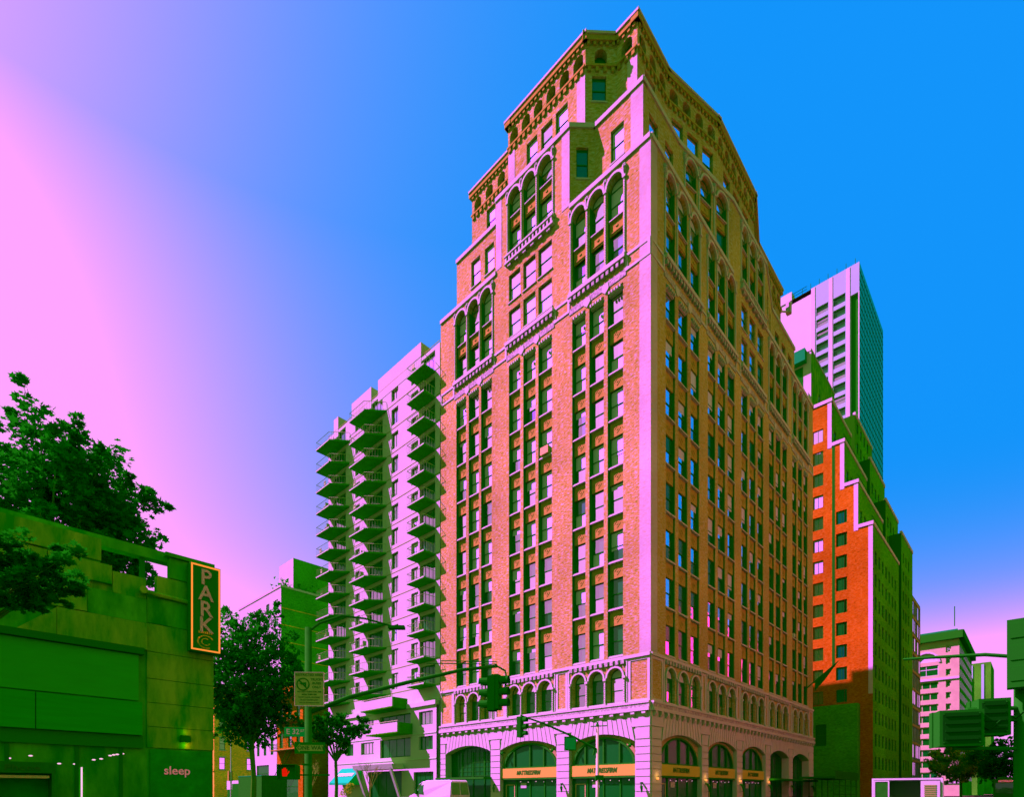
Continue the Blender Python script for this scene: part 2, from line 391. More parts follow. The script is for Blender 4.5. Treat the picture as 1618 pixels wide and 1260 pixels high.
def panel_frame(F, a, b, za, zb, t, out, m, parent):
    mb = MB()
    for (x0, x1, y0, y1) in ((a, b, za, za+t), (a, b, zb-t, zb), (a, a+t, za+t, zb-t), (b-t, b, za+t, zb-t)):
        mb.prism([F.pt(x0, y0, -.02), F.pt(x1, y0, -.02), F.pt(x1, y0, out), F.pt(x0, y0, out)], (0, 0, y1-y0))
    return mb.build('panel_frame', m, parent)

# ------------------------------------------------------------------ ground
def slab(name, pts, z0, z1, m, k='structure'):
    mb = MB(); mb.prism([(*gw(v, u)[:2], z0) for v, u in pts], (0, 0, z1-z0)); return kind(mb.build(name, m), k)
kind(MB().quad((-2500, -2500, 0), (2500, -2500, 0), (2500, 2500, 0), (-2500, 2500, 0)).build('ground', 'asphalt'), 'structure')
def rect(v0, v1, u0, u1): return [(v0, u0), (v1, u0), (v1, u1), (v0, u1)]
slab('pavement', rect(-5, 49, -5, 110), -.2, .14, 'pavement_concrete')
slab('pavement', rect(58, 400, -7, 120), -.2, .14, 'pavement_concrete')
slab('pavement', rect(-90, -27.5, -5, 60), -.2, .14, 'pavement_concrete')
slab('pavement', rect(-90, 400, -75, -33), -.2, .14, 'pavement_concrete')
mk_ = MB()
for i in range(14): mk_.prism([(*gw(-9.0, -7-1.8*i)[:2], .004) for _ in (0,)] + [(*gw(-6.0, -7-1.8*i)[:2], .004), (*gw(-6.0, -7.6-1.8*i)[:2], .004), (*gw(-9.0, -7.6-1.8*i)[:2], .004)], (0, 0, .002))
for i in range(9): mk_.prism([(*gw(-9-1.9*i, -4.5)[:2], .004), (*gw(-9.6-1.9*i, -4.5)[:2], .004), (*gw(-9.6-1.9*i, -1.5)[:2], .004), (*gw(-9-1.9*i, -1.5)[:2], .004)], (0, 0, .002))
kind(mk_.build('crosswalk_marking', 'road_paint'), 'structure')
mk_ = MB()
for u in (-12.5, -19, -25.5):
    for i in range(30):
        v = 2+i*7; mk_.prism([(*gw(v, u)[:2], .004), (*gw(v+3, u)[:2], .004), (*gw(v+3, u-.15)[:2], .004), (*gw(v, u-.15)[:2], .004)], (0, 0, .002))
kind(mk_.build('lane_marking', 'road_paint'), 'structure')

# ------------------------------------------------------------------ the corner tower
M = thing('brick_tower', 'tall orange brick corner building with pale stone arches, setbacks and shops at street level', 'building', gw(0, 0), TH)
UL, VR = 26.4, 44.0
GL = [('glass_bright', 5), ('blind', 8), ('glass_mid', 2), ('glass_dark', .7)]
GLlow = [('glass_bright', 3), ('glass_mid', 4), ('blind', 2), ('glass_dark', 3)]
GR = [('glass_bright', 6), ('glass_mid', 3), ('glass_dark', 2)]
GRlow = [('glass_mid', 4), ('glass_bright', 3), ('glass_dark', 4)]
FL = Fac((0, UL), (0, 0)); FR = Fac((0, 0), (VR, 0))
U = lambda *us: [UL-u for u in us]
LB = [[(23.75, 22.15), (21.74, 20.15), (19.82, 18.21)], [(15.78, 14.25), (13.84, 12.27), (11.91, 10.24)], [(7.89, 6.42), (6.01, 4.49), (4.1, 2.57)]]
LB = [[(UL-a, UL-b) for a, b in bay] for bay in LB]
RB = [[(c, c+1.65), (c+2.25, c+3.95), (c+4.6, c+6.3)] for c in (2.5, 10.65, 18.8, 26.95, 35.3)]
Z0, FH = 12.85, 4.03
DEP = .62
def jamb_shade(F, a, b, za, zb, rc):  # dark strips added along the jambs to stand for shade in the reveals
    for x0, x1 in ((a, a+.035), (b-.035, b)):
        MB().prism([F.pt(x0, za, -.07), F.pt(x1, za, -.07), F.pt(x1, za, -rc), F.pt(x0, za, -rc)], (0, 0, zb-za)).build('jamb_shade', 'dark_metal', M)
def shaft(F, bays, glass, glow, rc):
    ops = []
    for bay in bays:
        for a, b in bay: ops.append((a, b, Z0, 44.25, 0))
    wall(F, 12.65, 46.3, ops, rc+.16, 'orange_brick', M)
    for bay in bays:
        for a, b in bay:
            w = b-a
            jamb_shade(F, a, b, Z0+.02, 44.2, rc)
            for i in range(8):
                zb = Z0+FH*i
                w_o = window(F, a+.02, b-.02, zb+.3, zb+2.9, -rc, M, glow if i < 3 else glass)
                if random.random() < .42:
                    hb_ = random.choice((.35, .55, .8, 1.0, 1.5)); inst('blind', cached(('bl', round(w, 2), hb_), lambda: MB().box(.07, w-.11, 0, .006, 2.53-hb_, 2.53).mesh('blind', 'blind')), w_o, (0, .016, 0))
                tile(F, a, zb+.12, -rc*.5, sill_mesh(w, .18, .2), M, 'sill')
                if i < 7: tile(F, a, zb+2.9, -rc*.65, spandrel_mesh(w, FH-2.78, 'diamond'), M, 'spandrel')
                else:
                    tile(F, a, zb+2.9, -rc*.35, cached(('hd', round(w, 2)), lambda: MB().box(0, w, 0, .3, 0, .25).box(.1, w-.1, -.08, .3, .25, .5).mesh('lintel', 'trim_stone')), M, 'lintel')
            dentils(F, a+.1, b-.1, 43.95, .22, .16, .26, 'trim_stone', M)
shaft(FL, LB, GL, GLlow, .46)
shaft(FR, RB, GR, GRlow, .26)
def lower_cornices(F, bays, arches):
    L = F.L
    strip(F, 0, L, 12.62, 12.88, .16, 'trim_stone', M, 'sill_course')
    strip(F, 0, L, 8.17, 8.45, .32, 'trim_stone', M, 'cornice', -.3); strip(F, 0, L, 8.45, 8.78, .24, 'carved_stone', M, 'rope_band', -.3); strip(F, 0, L, 8.78, 8.95, .3, 'trim_stone', M, 'cornice_top', -.3)
    n = int(L/.98)
    cm = cached('corbel', lambda: MB().prism([(-.17, .02, 0), (-.17, .02, .42), (-.17, -.28, .42), (-.17, -.28, .2), (-.17, -.12, 0)], (.34, 0, 0)).mesh('corbel', 'trim_stone'))
    for i in range(n): tile(F, (i+.5)*L/n, 7.75, 0, cm, M, 'corbel')
    ops = []
    for bay in bays:
        for a, b in bay: ops.append((a, b, 9.1, 12.05, (b-a)/2))
    rc = .5 if F is FL else .26
    wall(F, 8.78, 12.65, ops, rc+.15, 'orange_brick', M)
    prev = 0
    for bay in bays+[None]:
        if bay:
            for a, b in bay:
                window(F, a+.02, b-.02, 9.12, 12.03, -rc, M, [('glass_dark', 5), ('glass_mid', 3), ('glass_bright', 1.5)], arch=True)
                tile(F, a, 12.05-(b-a)/2, 0, archivolt_mesh(b-a), M, 'archivolt')
                tile(F, a, 8.98, -.3, sill_mesh(b-a, .14, .2), M, 'sill')
            s = [bay[0][0]-.18, (bay[0][1]+bay[1][0])/2, (bay[1][1]+bay[2][0])/2, bay[2][1]+.18]
            for x in s: tile(F, x, 8.96, .1, colonnette_mesh(2.3), M, 'colonnette')
            dentils(F, bay[0][0]-.3, bay[2][1]+.3, 12.27, .34, .2, .5, 'carved_stone', M, 'corbel_table', .6)
            panel_frame(F, bay[0][0]-.45, bay[2][1]+.45, 8.95, 12.62, .16, .08, 'trim_stone', M)
        e = bay[0][0]-.5 if bay else L-.05
        if e-prev > .5: panel_frame(F, prev+.02, e, 8.97, 12.6, .22, .05, 'trim_stone', M)
        prev = bay[2][1]+.5 if bay else 0
LA = [(UL-25.47, UL-18.3), (UL-16.93, UL-9.64), (UL-8.17, UL-1.39)]
RA = [(1.65, 9.17), (10.57, 17.34), (18.85, 25.63), (27.14, 33.7), (35.2, 41.9)]
lower_cornices(FL, LB, LA); lower_cornices(FR, RB, RA)
def ground_floor(F, arches, kinds):
    L = F.L; ops = [(a, b, 0, 6.5, .75) for a, b in arches]
    wall(F, 0, 8.2, ops, .9, 'limestone', M, 'stone_wall')
    # pier blocks
    piers = []; p = 0
    for a, b in arches: piers.append((p, a)); p = b
    piers.append((p, L))
    for a, b in piers:
        if b-a < .3: continue
        me = cached(('pb', round(b-a, 2)), lambda: MB().box(.02, b-a-.02, -.09, .05, .03, .58).mesh('stone_block', 'limestone'))
        pl = cached(('pp', round(b-a, 2)), lambda: MB().box(0, b-a, -.09, .05, 0, .85).mesh('plinth', 'plinth_granite'))
        tile(F, a, .14, 0, pl, M, 'plinth')
        for i in range(8): tile(F, a, 1.0+.61*i, 0, me, M, 'stone_block')
        lo = max(a-.35, 0); hi = min(b+.35, L)
        m2 = cached(('pk', round(hi-lo, 2)), lambda: MB().box(.02, hi-lo-.02, -.09, .05, .03, .79).mesh('stone_block', 'limestone'))
        tile(F, lo, 6.9, 0, m2, M, 'stone_block')
        w_ = b-a
        m3 = cached(('pj', round(w_, 2)), lambda: MB().box(.05, w_-.05, -.09, .05, .03, .95).mesh('stone_block', 'limestone'))
        tile(F, a, 5.9, 0, m3, M, 'stone_block')
    for (a, b), kd in zip(arches, kinds):
        n = 13; ap = arc_pts(a, b, 6.5, .75, n); c = (a+b)/2
        for k in range(n):
            t0, t1 = k/n, (k+1)/n
            x0, x1 = c+(a+.42-c)*1.0+(b-a-.84)*t0, c+(a+.42-c)*1.0+(b-a-.84)*t1
            (p0, q0), (p1, q1) = ap[k], ap[k+1]
            g = .035
            mb = MB(); mb.prism([F.pt(p0+g, q0+.02, .09), F.pt(p1-g, q1+.02, .09), F.pt(x1-g, 7.7, .09), F.pt(x0+g, 7.7, .09)], (-F.n.x*.14, -F.n.y*.14, 0))
            mb.build('voussoir', 'limestone', M)
        if kd == 'shop':
            # plaster infill round a half-round shop light
            mb = MB(); el = [(c-(c-a-.18)*math.cos(PI*i/20), 3.98+2.33*math.sin(PI*i/20)) for i in range(21)]
            for (x, z), (x2, z2) in zip(el, el[1:]): mb.quad(F.pt(x, z, -.3), F.pt(x2, z2, -.3), F.pt(x2, 6.6, -.3), F.pt(x, 6.6, -.3))
            mb.quad(F.pt(a, 3.9, -.3), F.pt(a+.18, 3.9, -.3), F.pt(a+.18, 6.6, -.3), F.pt(a, 6.6, -.3)); mb.quad(F.pt(b-.18, 3.9, -.3), F.pt(b, 3.9, -.3), F.pt(b, 6.6, -.3), F.pt(b-.18, 6.6, -.3))
            mb.build('plaster_infill', 'salmon_plaster', M)
            fr = MB()
            for (x, z), (x2, z2) in zip(el, el[1:]):
                i0, j0, i1, j1 = c+(x-c)*.94, 3.98+(z-3.98)*.93, c+(x2-c)*.94, 3.98+(z2-3.98)*.93
                fr.prism([F.pt(x, z, -.2), F.pt(x2, z2, -.2), F.pt(i1, j1, -.2), F.pt(i0, j0, -.2)], (-F.n.x*.2, -F.n.y*.2, 0))
            for q in (-.55, 0.02, .5):
                x = c+(c-a)*q; zt = 3.98+2.3*math.sqrt(1-q*q)
                fr.prism([F.pt(x-.07, 3.98, -.24), F.pt(x+.07, 3.98, -.24), F.pt(x+.07, zt, -.24), F.pt(x-.07, zt, -.24)], (-F.n.x*.12, -F.n.y*.12, 0))
            fr.prism([F.pt(a+.1, 3.9, -.2), F.pt(b-.1, 3.9, -.2), F.pt(b-.1, 4.02, -.2), F.pt(a+.1, 4.02, -.2)], (-F.n.x*.2, -F.n.y*.2, 0))
            lf = fr.build('lunette_frame', 'green_metal', M)
            MB().prism([F.pt(x, z, -.38) for x, z in el], (-F.n.x*.02, -F.n.y*.02, 0)).build('pane', 'glass_shop', lf)
            sb = strip(F, a+.04, b-.04, 2.95, 3.9, -.08, 'sign_orange', M, 'sign_board', -.3)
            r = F.rz
            text('sign_lettering', 'MATTRESSFIRM', .56, 'sign_black', sb, F.pt(c, 3.43, -.07), (PI/2, 0, r), .015, .8, .25)
            sf = strip(F, a+.04, b-.04, 2.78, 2.95, -.1, 'green_metal', M, 'transom_bar', -.35)
        # shopfront
        nb = 4; zt = 2.78 if kd == 'shop' else 5.9
        back = -.45 if kd == 'shop' else -.85
        sw = (b-a)/nb
        for i in range(nb+1):
            x = a+sw*i; MB().prism([F.pt(x-.06, 0, back+.08), F.pt(x+.06, 0, back+.08), F.pt(x+.06, zt, back+.08), F.pt(x-.06, zt, back+.08)], (-F.n.x*.1, -F.n.y*.1, 0)).build('mullion', 'dark_metal', M)
        for i in range(nb):
            x = a+sw*i
            MB().prism([F.pt(x+.06, 0, back), F.pt(x+sw-.06, 0, back), F.pt(x+sw-.06, zt, back), F.pt(x+.06, zt, back)], (-F.n.x*.02, -F.n.y*.02, 0)).build('shop_window', 'glass_shop', M)
        if kd == 'shop':
            dm = MB()
            x0, x1, zt2 = a+.35, a+sw-.25, 2.3
            for (p, q, z_, zz) in ((x0, x0+.06, .2, zt2), (x1-.06, x1, .2, zt2), (x0+.06, x1-.06, zt2-.06, zt2)):
                dm.prism([F.pt(p, z_, back+.03), F.pt(q, z_, back+.03), F.pt(q, zz, back+.03), F.pt(p, zz, back+.03)], (-F.n.x*.02, -F.n.y*.02, 0))
            dm.build('door_frame', 'sign_grey', M)
            ps = MB().prism([F.pt(a+sw*1.5-.35, 1.95, back+.03), F.pt(a+sw*1.5+.4, 1.95, back+.03), F.pt(a+sw*1.5+.4, 2.45, back+.03), F.pt(a+sw*1.5-.35, 2.45, back+.03)], (F.n.x*.01, F.n.y*.01, 0))
            ps.build('window_poster', 'poster_pink', M)
            for i in range(5): x = a+sw*(1.3+.55*i); MB().prism([F.pt(x-.04, 2.55-.05*(i % 2), back+.025), F.pt(x+.04, 2.55-.05*(i % 2), back+.025), F.pt(x+.04, 2.61-.05*(i % 2), back+.025), F.pt(x-.04, 2.61-.05*(i % 2), back+.025)], (F.n.x*.02, F.n.y*.02, 0)).build('shop_light', 'lamp_white', M)
        else:
            g = MB()
            for i in range(1, 11): x = a+(b-a)*i/11; g.prism([F.pt(x-.02, 3.3, back+.06), F.pt(x+.02, 3.3, back+.06), F.pt(x+.02, 6.2, back+.06), F.pt(x-.02, 6.2, back+.06)], (-F.n.x*.03, -F.n.y*.03, 0))
            for j in range(6): z = 3.3+j*.48; g.prism([F.pt(a, z, back+.055), F.pt(b, z, back+.055), F.pt(b, z+.04, back+.055), F.pt(a, z+.04, back+.055)], (-F.n.x*.03, -F.n.y*.03, 0))
            g.build('window_grid', 'green_metal', M)
            MB().prism([F.pt(x, z, -.88) for x, z in arc_pts(a, b, 6.5, .75)]+[F.pt(b, 5.5, -.88), F.pt(a, 5.5, -.88)], (-F.n.x*.02, -F.n.y*.02, 0)).build('transom_pane', 'glass_shop', M)
            strip(F, a-.4, b+.1, 2.9, 3.12, 1.2, 'green_metal', M, 'entrance_canopy', -.4)
    # wall lamps on the piers
    for a, b in piers[1:]:
        x = (a+b)/2
        if b-a < .5: continue
        lp = MB().tube([F.pt(x, 2.35, .08), F.pt(x, 2.3, .3), F.pt(x+.1, 2.0, .42), F.pt(x+.14, 1.55, .42)], [.06, .1, .14, .05], 6).build('wall_lamp', 'dark_metal', M)
    return piers
ground_floor(FL, LA, ['door', 'shop', 'shop'])
pr = ground_floor(FR, RA, ['shop', 'shop', 'shop', 'door', 'door'])
for a, b in pr[:4]:
    x = (a+b)/2
    o = MB().prism([FR.pt(x-.1, 2.6, .1), FR.pt(x+.1, 2.6, .1), FR.pt(x+.1, 2.75, .1), FR.pt(x-.1, 2.75, .1)], (FR.n.x*.12, FR.n.y*.12, 0)).build('uplight', 'lamp_warm', M)
    l = bpy.data.lights.new('uplight_glow', 'POINT'); l.energy = .8; l.color = (1, .08, .3); l.shadow_soft_size = .08
    lo_ = bpy.data.objects.new('uplight_glow', l); COL.objects.link(lo_); lo_.location = gw(x, -.42, 2.9)
for sgn in (0,):                                        # gooseneck lamps beside the shop lunettes
    for (a, b) in LA[1:]+[]:
        for x in (a+.35, b-.45):
            MB().tube([FL.pt(x, 5.5, -.3), FL.pt(x, 5.6, 0.1), FL.pt(x+.05, 5.35, .25)], [.05, .06, .16], 7).build('lamp', 'dark_metal', M)
# corner quoins in pale brick
mb = MB(); mb.box(-.03, 1.02, -.03, .0, 12.9, 54.45); mb.box(-.03, 0, 0, 1.0, 12.9, 54.45); mb.build('corner_quoin', 'pale_brick', M)
# string course at 45-46.2 with panels over the piers and corbel tables over the bays
def band(F, bays):
    L = F.L; prev = 0
    for bay in bays+[None]:
        e = bay[0][0]-.25 if bay else L
        if e-prev > .6: panel_frame(F, prev, e, 44.95, 46.35, .24, .07, 'trim_stone', M)
        if bay:
            a, b = bay[0][0]-.3, bay[2][1]+.3
            strip(F, a, b, 46.05, 46.4, .32, 'trim_stone', M, 'balcony_ledge')
            dentils(F, a, b, 45.62, .42, .26, .48, 'carved_stone', M, 'corbel_table', .55)
            strip(F, a, b, 44.65, 45.2, .05, 'carved_stone', M, 'carved_panel')
            for q in (0, 1):
                x = (bay[q][1]+bay[q+1][0])/2
                tile(F, x, 44.3, 0, cached('shield', lambda: MB().prism([(-.3, .03, .75), (.3, .03, .75), (.36, .03, .3), (0, .03, -.05), (-.36, .03, .3)], (0, -.13, 0)).mesh('shield', 'trim_stone')), M, 'shield')
        prev = bay[2][1]+.25 if bay else 0
band(FL, LB); band(FR, RB)

# upper storeys
def arch_bay(F, cols, za, zb, glass, rc=.46):
    """three tall arched recesses, two windows high, with a panelled spandrel between"""
    for a, b in cols:
        w = b-a; zs_ = za+2.75; jamb_shade(F, a, b, za+.02, zb-w/2, rc)
        window(F, a+.02, b-.02, za+.15, za+2.6, -rc, M, glass)
        tile(F, a, za, -rc*.6, sill_mesh(w, .15, .2), M, 'sill')
        tile(F, a, zs_-.1, -rc*.55, spandrel_mesh(w, 1.15, 'panel'), M, 'spandrel')
        tile(F, a, zs_+1.02, -rc*.5, sill_mesh(w, .14, .16), M, 'sill')
        window(F, a+.02, b-.02, zs_+1.15, zb-.02, -rc, M, glass, arch=True)
        tile(F, a, zb-w/2, 0, archivolt_mesh(w, .2, .18), M, 'archivolt')
    xs = [cols[0][0]-.16, (cols[0][1]+cols[1][0])/2, (cols[1][1]+cols[2][0])/2, cols[2][1]+.16]
    for x in xs:
        tile(F, x, za, .03, colonnette_mesh(zb-za-(cols[0][1]-cols[0][0])/2), M, 'colonnette')
        tile(F, x, zb-.25, 0, cached('boss', lambda: MB().lathe([(.08, -.45), (.2, -.15), (.26, .15), (.2, .42), (.06, .6)], 8).mesh('carved_boss', 'carved_stone')), M, 'carved_boss')
def arch_ops(cols, za, zb): return [(a, b, za, zb, (b-a)/2) for a, b in cols]
ZA, ZB, ZT = 46.5, 53.75, 54.6
def plain_rows(cols, rows): return [(a, b, z, z+h, 0) for a, b in cols for z, h in rows]
ROWS = [(46.85, 2.7), (50.4, 2.7)]
# level 46.3 - 54.6 on both streets
ops = arch_ops(LB[0], ZA, ZB)+plain_rows(LB[1], ROWS)+arch_ops(LB[2], ZA, ZB)
wall(FL, 46.3, ZT, ops, DEP, 'orange_brick', M)
arch_bay(FL, LB[0], ZA, ZB, GL); arch_bay(FL, LB[2], ZA, ZB, GL)
def plain_windows(F, cols, rows, glass, out=-.2):
    for a, b in cols:
        for z, h in rows:
            window(F, a+.02, b-.02, z+.02, z+h-.02, out, M, glass)
            tile(F, a-.08, z-.14, 0, sill_mesh(b-a+.16, .14, .1), M, 'sill')
plain_windows(FL, LB[1], ROWS, GL)
ops = []
for i in (0, 1, 3, 4): ops += arch_ops(RB[i], ZA, ZB)
ops += plain_rows(RB[2], ROWS)
wall(FR, 46.3, ZT, ops, DEP, 'orange_brick', M)
for i in (0, 1, 3, 4): arch_bay(FR, RB[i], ZA, ZB, GR, .28)
plain_windows(FR, RB[2], ROWS, GR)
def coping(F, a, b, z, m='trim_stone', h=.4, out=.14): strip(F, a, b, z-h, z, out, m, M, 'coping', -.6)
coping(FL, 0, UL-17.57, ZT+.1); coping(FL, UL-8.17, UL, ZT+.1); coping(FR, 0, 16.5, ZT+.1); coping(FR, 24.6, VR, ZT+.1)
# balustrade under the projecting bays
for F, bay in ((FL, LB[1]), (FR, RB[2])):
    a, b = bay[0][0]-.35, bay[2][1]+.35
    strip(F, a, b, 54.15, 54.35, .35, 'trim_stone', M, 'balcony_ledge'); strip(F, a, b, 54.85, 55.0, .38, 'trim_stone', M, 'balcony_rail')
    dentils(F, a, b, 54.35, .5, .32, .42, 'trim_stone', M, 'balustrade', .45)
    dentils(F, a+.1, b-.1, 53.85, .3, .26, .9, 'carved_stone', M, 'corbel_table', .45)
# level 54.6 - 62 : set-back sides, projecting middle bays
Z1, Z2 = 62.0, 70.2
def seg(p, q): return Fac(p, q)
L1 = [('side', (1.6, 25.48), (1.6, 17.57)), ('ret', (1.6, 17.57), (0, 17.57)), ('front', (0, 17.57), (0, 8.17)), ('diag', (0, 8.17), (1.6, 6.57)), ('side', (1.6, 6.57), (1.6, 1.6)),
      ('rside', (1.6, 1.6), (8.0, 1.6)), ('slant', (8.0, 1.6), (16.5, 0)), ('rfront', (16.5, 0), (26.0, 0)), ('slant2', (26.0, 0), (32.6, 1.6)), ('rside2', (32.6, 1.6), (41.4, 1.6))]
def do_level(segs, z0, z1, spec, frieze, tall=False):
    for nm, p, q in segs:
        F = seg(p, q); sp = spec.get((nm, p), {})
        ops = []
        if 'arch' in sp: ops += arch_ops(sp['arch'], z0+.5, z1-.75)
        if 'win' in sp: ops += [(a, b, z, z+h, 0) for a, b, z, h in sp['win']]
        if frieze:
            n = max(1, int(F.L/1.5)); pit = F.L/n
            if F.L > 2: ops += [((i+.5)*pit-.56, (i+.5)*pit+.56, 67.45, 68.95, .56) for i in range(n)]
        wall(F, z0, z1, ops, DEP if not frieze else .6, 'orange_brick', M)
        g = GL if nm in ('side', 'front', 'ret') else GR
        if nm == 'diag': g = [('glass_dark', 3), ('glass_mid', 1)]
        if 'arch' in sp: arch_bay(F, sp['arch'], z0+.5, z1-.75, g, .46 if nm == 'front' else .28)
        if 'win' in sp:
            for a, b, z, h in sp['win']:
                window(F, a+.02, b-.02, z+.02, z+h-.02, -.2, M, g); tile(F, a-.08, z-.14, 0, sill_mesh(b-a+.16, .14, .1), M, 'sill')
        if frieze and F.L > 2:
            mb = MB(); mb.quad(F.pt(0, 67.4, -.59), F.pt(F.L, 67.4, -.59), F.pt(F.L, 69, -.59), F.pt(0, 69, -.59)); mb.build('niche_back', 'dark_metal', M)  # backs coloured dark for the shade inside the niches
            dentils(F, 0, F.L, 66.8, .42, .16, .62, 'orange_terracotta', M, 'corbel_table', .5)
            strip(F, 0, F.L, 67.22, 67.4, .2, 'orange_terracotta', M, 'string_course')
            dentils(F, 0, F.L, 69.2, .3, .16, .5, 'orange_terracotta', M, 'corbel_table', .5)
        if frieze:
            strip(F, -.3, F.L+.3, 69.5, 69.98, .24, 'orange_terracotta', M, 'cornice', -.5); strip(F, -.3, F.L+.3, 69.98, 70.2, .34, 'trim_stone', M, 'cornice_top', -.5)
        else: coping(F, -.05, F.L+.05, z1+.1)
c = lambda f, xs: [(a, b) for a, b in xs]
sl1 = seg((8.0, 1.6), (16.5, 0)).L
spec1 = {('side', (1.6, 25.48)): {'win': [(25.48-23.08, 25.48-21.65, 57.4, 2.9), (25.48-20.91, 25.48-19.5, 57.4, 2.9)]},
         ('front', (0, 17.57)): {'arch': [(17.57-a, 17.57-b) for a, b in ((15.78, 14.25), (13.84, 12.27), (11.91, 10.24))]},
         ('diag', (0, 8.17)): {'win': [(.6, 1.7, 57.2, 2.8)]},
         ('side', (1.6, 6.57)): {'win': [(6.57-4.84, 6.57-3.5, 57.1, 2.9)]},
         ('rside', (1.6, 1.6)): {'win': [(1.0, 2.5, 57.1, 2.9), (3.8, 5.3, 57.1, 2.9)]},
         ('slant', (8.0, 1.6)): {'arch': [(1.0, 2.65), (3.3, 5.0), (5.9, 7.6)]},
         ('rfront', (16.5, 0)): {'arch': [(a-16.5, b-16.5) for a, b in RB[2]]},
         ('slant2', (26.0, 0)): {'win': [(1.2, 2.7, 57.1, 2.9), (4, 5.5, 57.1, 2.9)]},
         ('rside2', (32.6, 1.6)): {'win': [(1.2, 2.7, 57.1, 2.9), (3.7, 5.2, 57.1, 2.9), (6.2, 7.7, 57.1, 2.9)]}}
do_level(L1, ZT, Z1, spec1, False)
L2 = [('side', (3, 24.46), (3, 17.0)), ('ret', (3, 16.83), (1, 16.83)), ('front', (1, 16.83), (1, 7.15)), ('diag', (1, 7.15), (3, 5.15)), ('side', (3, 5.15), (3, 3)),
      ('rside', (3, 3), (8.4, 3)), ('slant', (8.4, 3), (15.4, 1.14)), ('rfront', (15.4, 1.14), (25.4, 1.14)), ('slant2', (25.4, 1.14), (31.5, 3)), ('rside2', (31.5, 3), (40.3, 3))]
spec2 = {('side', (3, 24.46)): {'win': [(24.46-22.07, 24.46-20.7, 63.6, 2.8)]},
         ('front', (1, 16.83)): {'win': [(16.83-a, 16.83-b, 63.1, 2.8) for a, b in ((14.3, 12.9), (12.41, 11.0), (10.6, 9.16))]},
         ('diag', (1, 7.15)): {'win': [(.6, 1.9, 64.2, 2.3)]},
         ('rside', (3, 3)): {'win': [(1.3, 3.1, 63.7, 2.8)]},
         ('slant', (8.4, 3)): {'win': [(.6, 2.2, 63.4, 2.8), (2.8, 4.4, 63.4, 2.8), (5.0, 6.6, 63.4, 2.8)]},
         ('rfront', (15.4, 1.14)): {'win': [(1.5, 3.2, 63.4, 2.8), (4.0, 5.7, 63.4, 2.8), (6.6, 8.3, 63.4, 2.8)]},
         ('rside2', (31.5, 3)): {'win': [(2.0, 3.5, 63.4, 2.8), (5.0, 6.5, 63.4, 2.8)]}}
do_level(L2, Z1, Z2, spec2, True)
# stone quoins on the set-back corners
def quoin(F, a, b, z0, z1): strip(F, a, b, z0, z1, .03, 'pale_brick', M, 'quoin')
F_ = seg((0, 17.57), (0, 8.17)); quoin(F_, 0, .8, ZT+.1, Z1-.3); quoin(F_, F_.L-.9, F_.L, ZT+.1, Z1-.3)
F_ = seg((1.6, 6.57), (1.6, 1.6)); quoin(F_, F_.L-1.2, F_.L, ZT+.1, Z1-.3); F_ = seg((1.6, 25.48), (1.6, 17.57)); quoin(F_, F_.L-.9, F_.L, ZT+.1, Z1-.3)
F_ = seg((1, 16.83), (1, 7.15)); quoin(F_, .05, .95, Z1+.1, 66.7); quoin(F_, F_.L-.95, F_.L-.02, Z1+.1, 66.7)
F_ = seg((3, 5.15), (3, 3)); quoin(F_, F_.L-1.0, F_.L, Z1+.1, 66.7)
# flat roofs, rear and end walls
mb = MB()
mb.add([(0, 0, ZT-.3), (VR, 0, ZT-.3), (VR, UL, ZT-.3), (0, UL, ZT-.3)], [(0, 1, 2, 3)])
pl1 = [p for _, p, q in L1]+[(41.4, 1.6), (41.4, 25.4)]; mb.add([(*p, Z1-.35) for p in pl1], [tuple(range(len(pl1)))])
pl2 = [p for _, p, q in L2]+[(40.3, 3), (40.3, 24.4)]; mb.add([(*p, Z2-.4) for p in pl2], [tuple(range(len(pl2)))])
mb.build('roof', 'roof_tar', M)
wall(seg((VR, 0), (VR, UL)), 0, ZT, [], .3, 'orange_brick', M); wall(seg((VR, UL), (0, UL)), 0, ZT, [], .3, 'orange_brick', M)
wall(seg((41.4, 1.6), (41.4, 25.48)), ZT, Z1, [], .3, 'orange_brick', M); wall(seg((41.4, 25.48), (1.6, 25.48)), ZT, Z1, [], .3, 'orange_brick', M)
wall(seg((40.3, 3), (40.3, 24.46)), Z1, Z2, [], .3, 'orange_brick', M); wall(seg((40.3, 24.46), (3, 24.46)), Z1, Z2, [], .3, 'orange_brick', M)
# window air conditioner
MB().box(0, .95, -.45, .2, 0, .7).build('air_conditioner', 'sign_grey', M, FL.pt(LB[1][2][0]+.35, Z0+FH*5+.35, -.3), FL.rz)
MB().box(0, .55, -.35, .2, 0, .45).build('air_conditioner', 'white_paint', M, FR.pt(RB[4][0][0]+.5, Z0+FH*2+.4, -.3), FR.rz)
# the camera arm that sticks out of the roof edge
MB().tube([(40.3, 3, 67.2), (41.6, 2.4, 67.6)], .12).box(41.4, 42.0, 2.1, 2.7, 67.4, 68.9).build('roof_bracket', 'trim_stone', M)
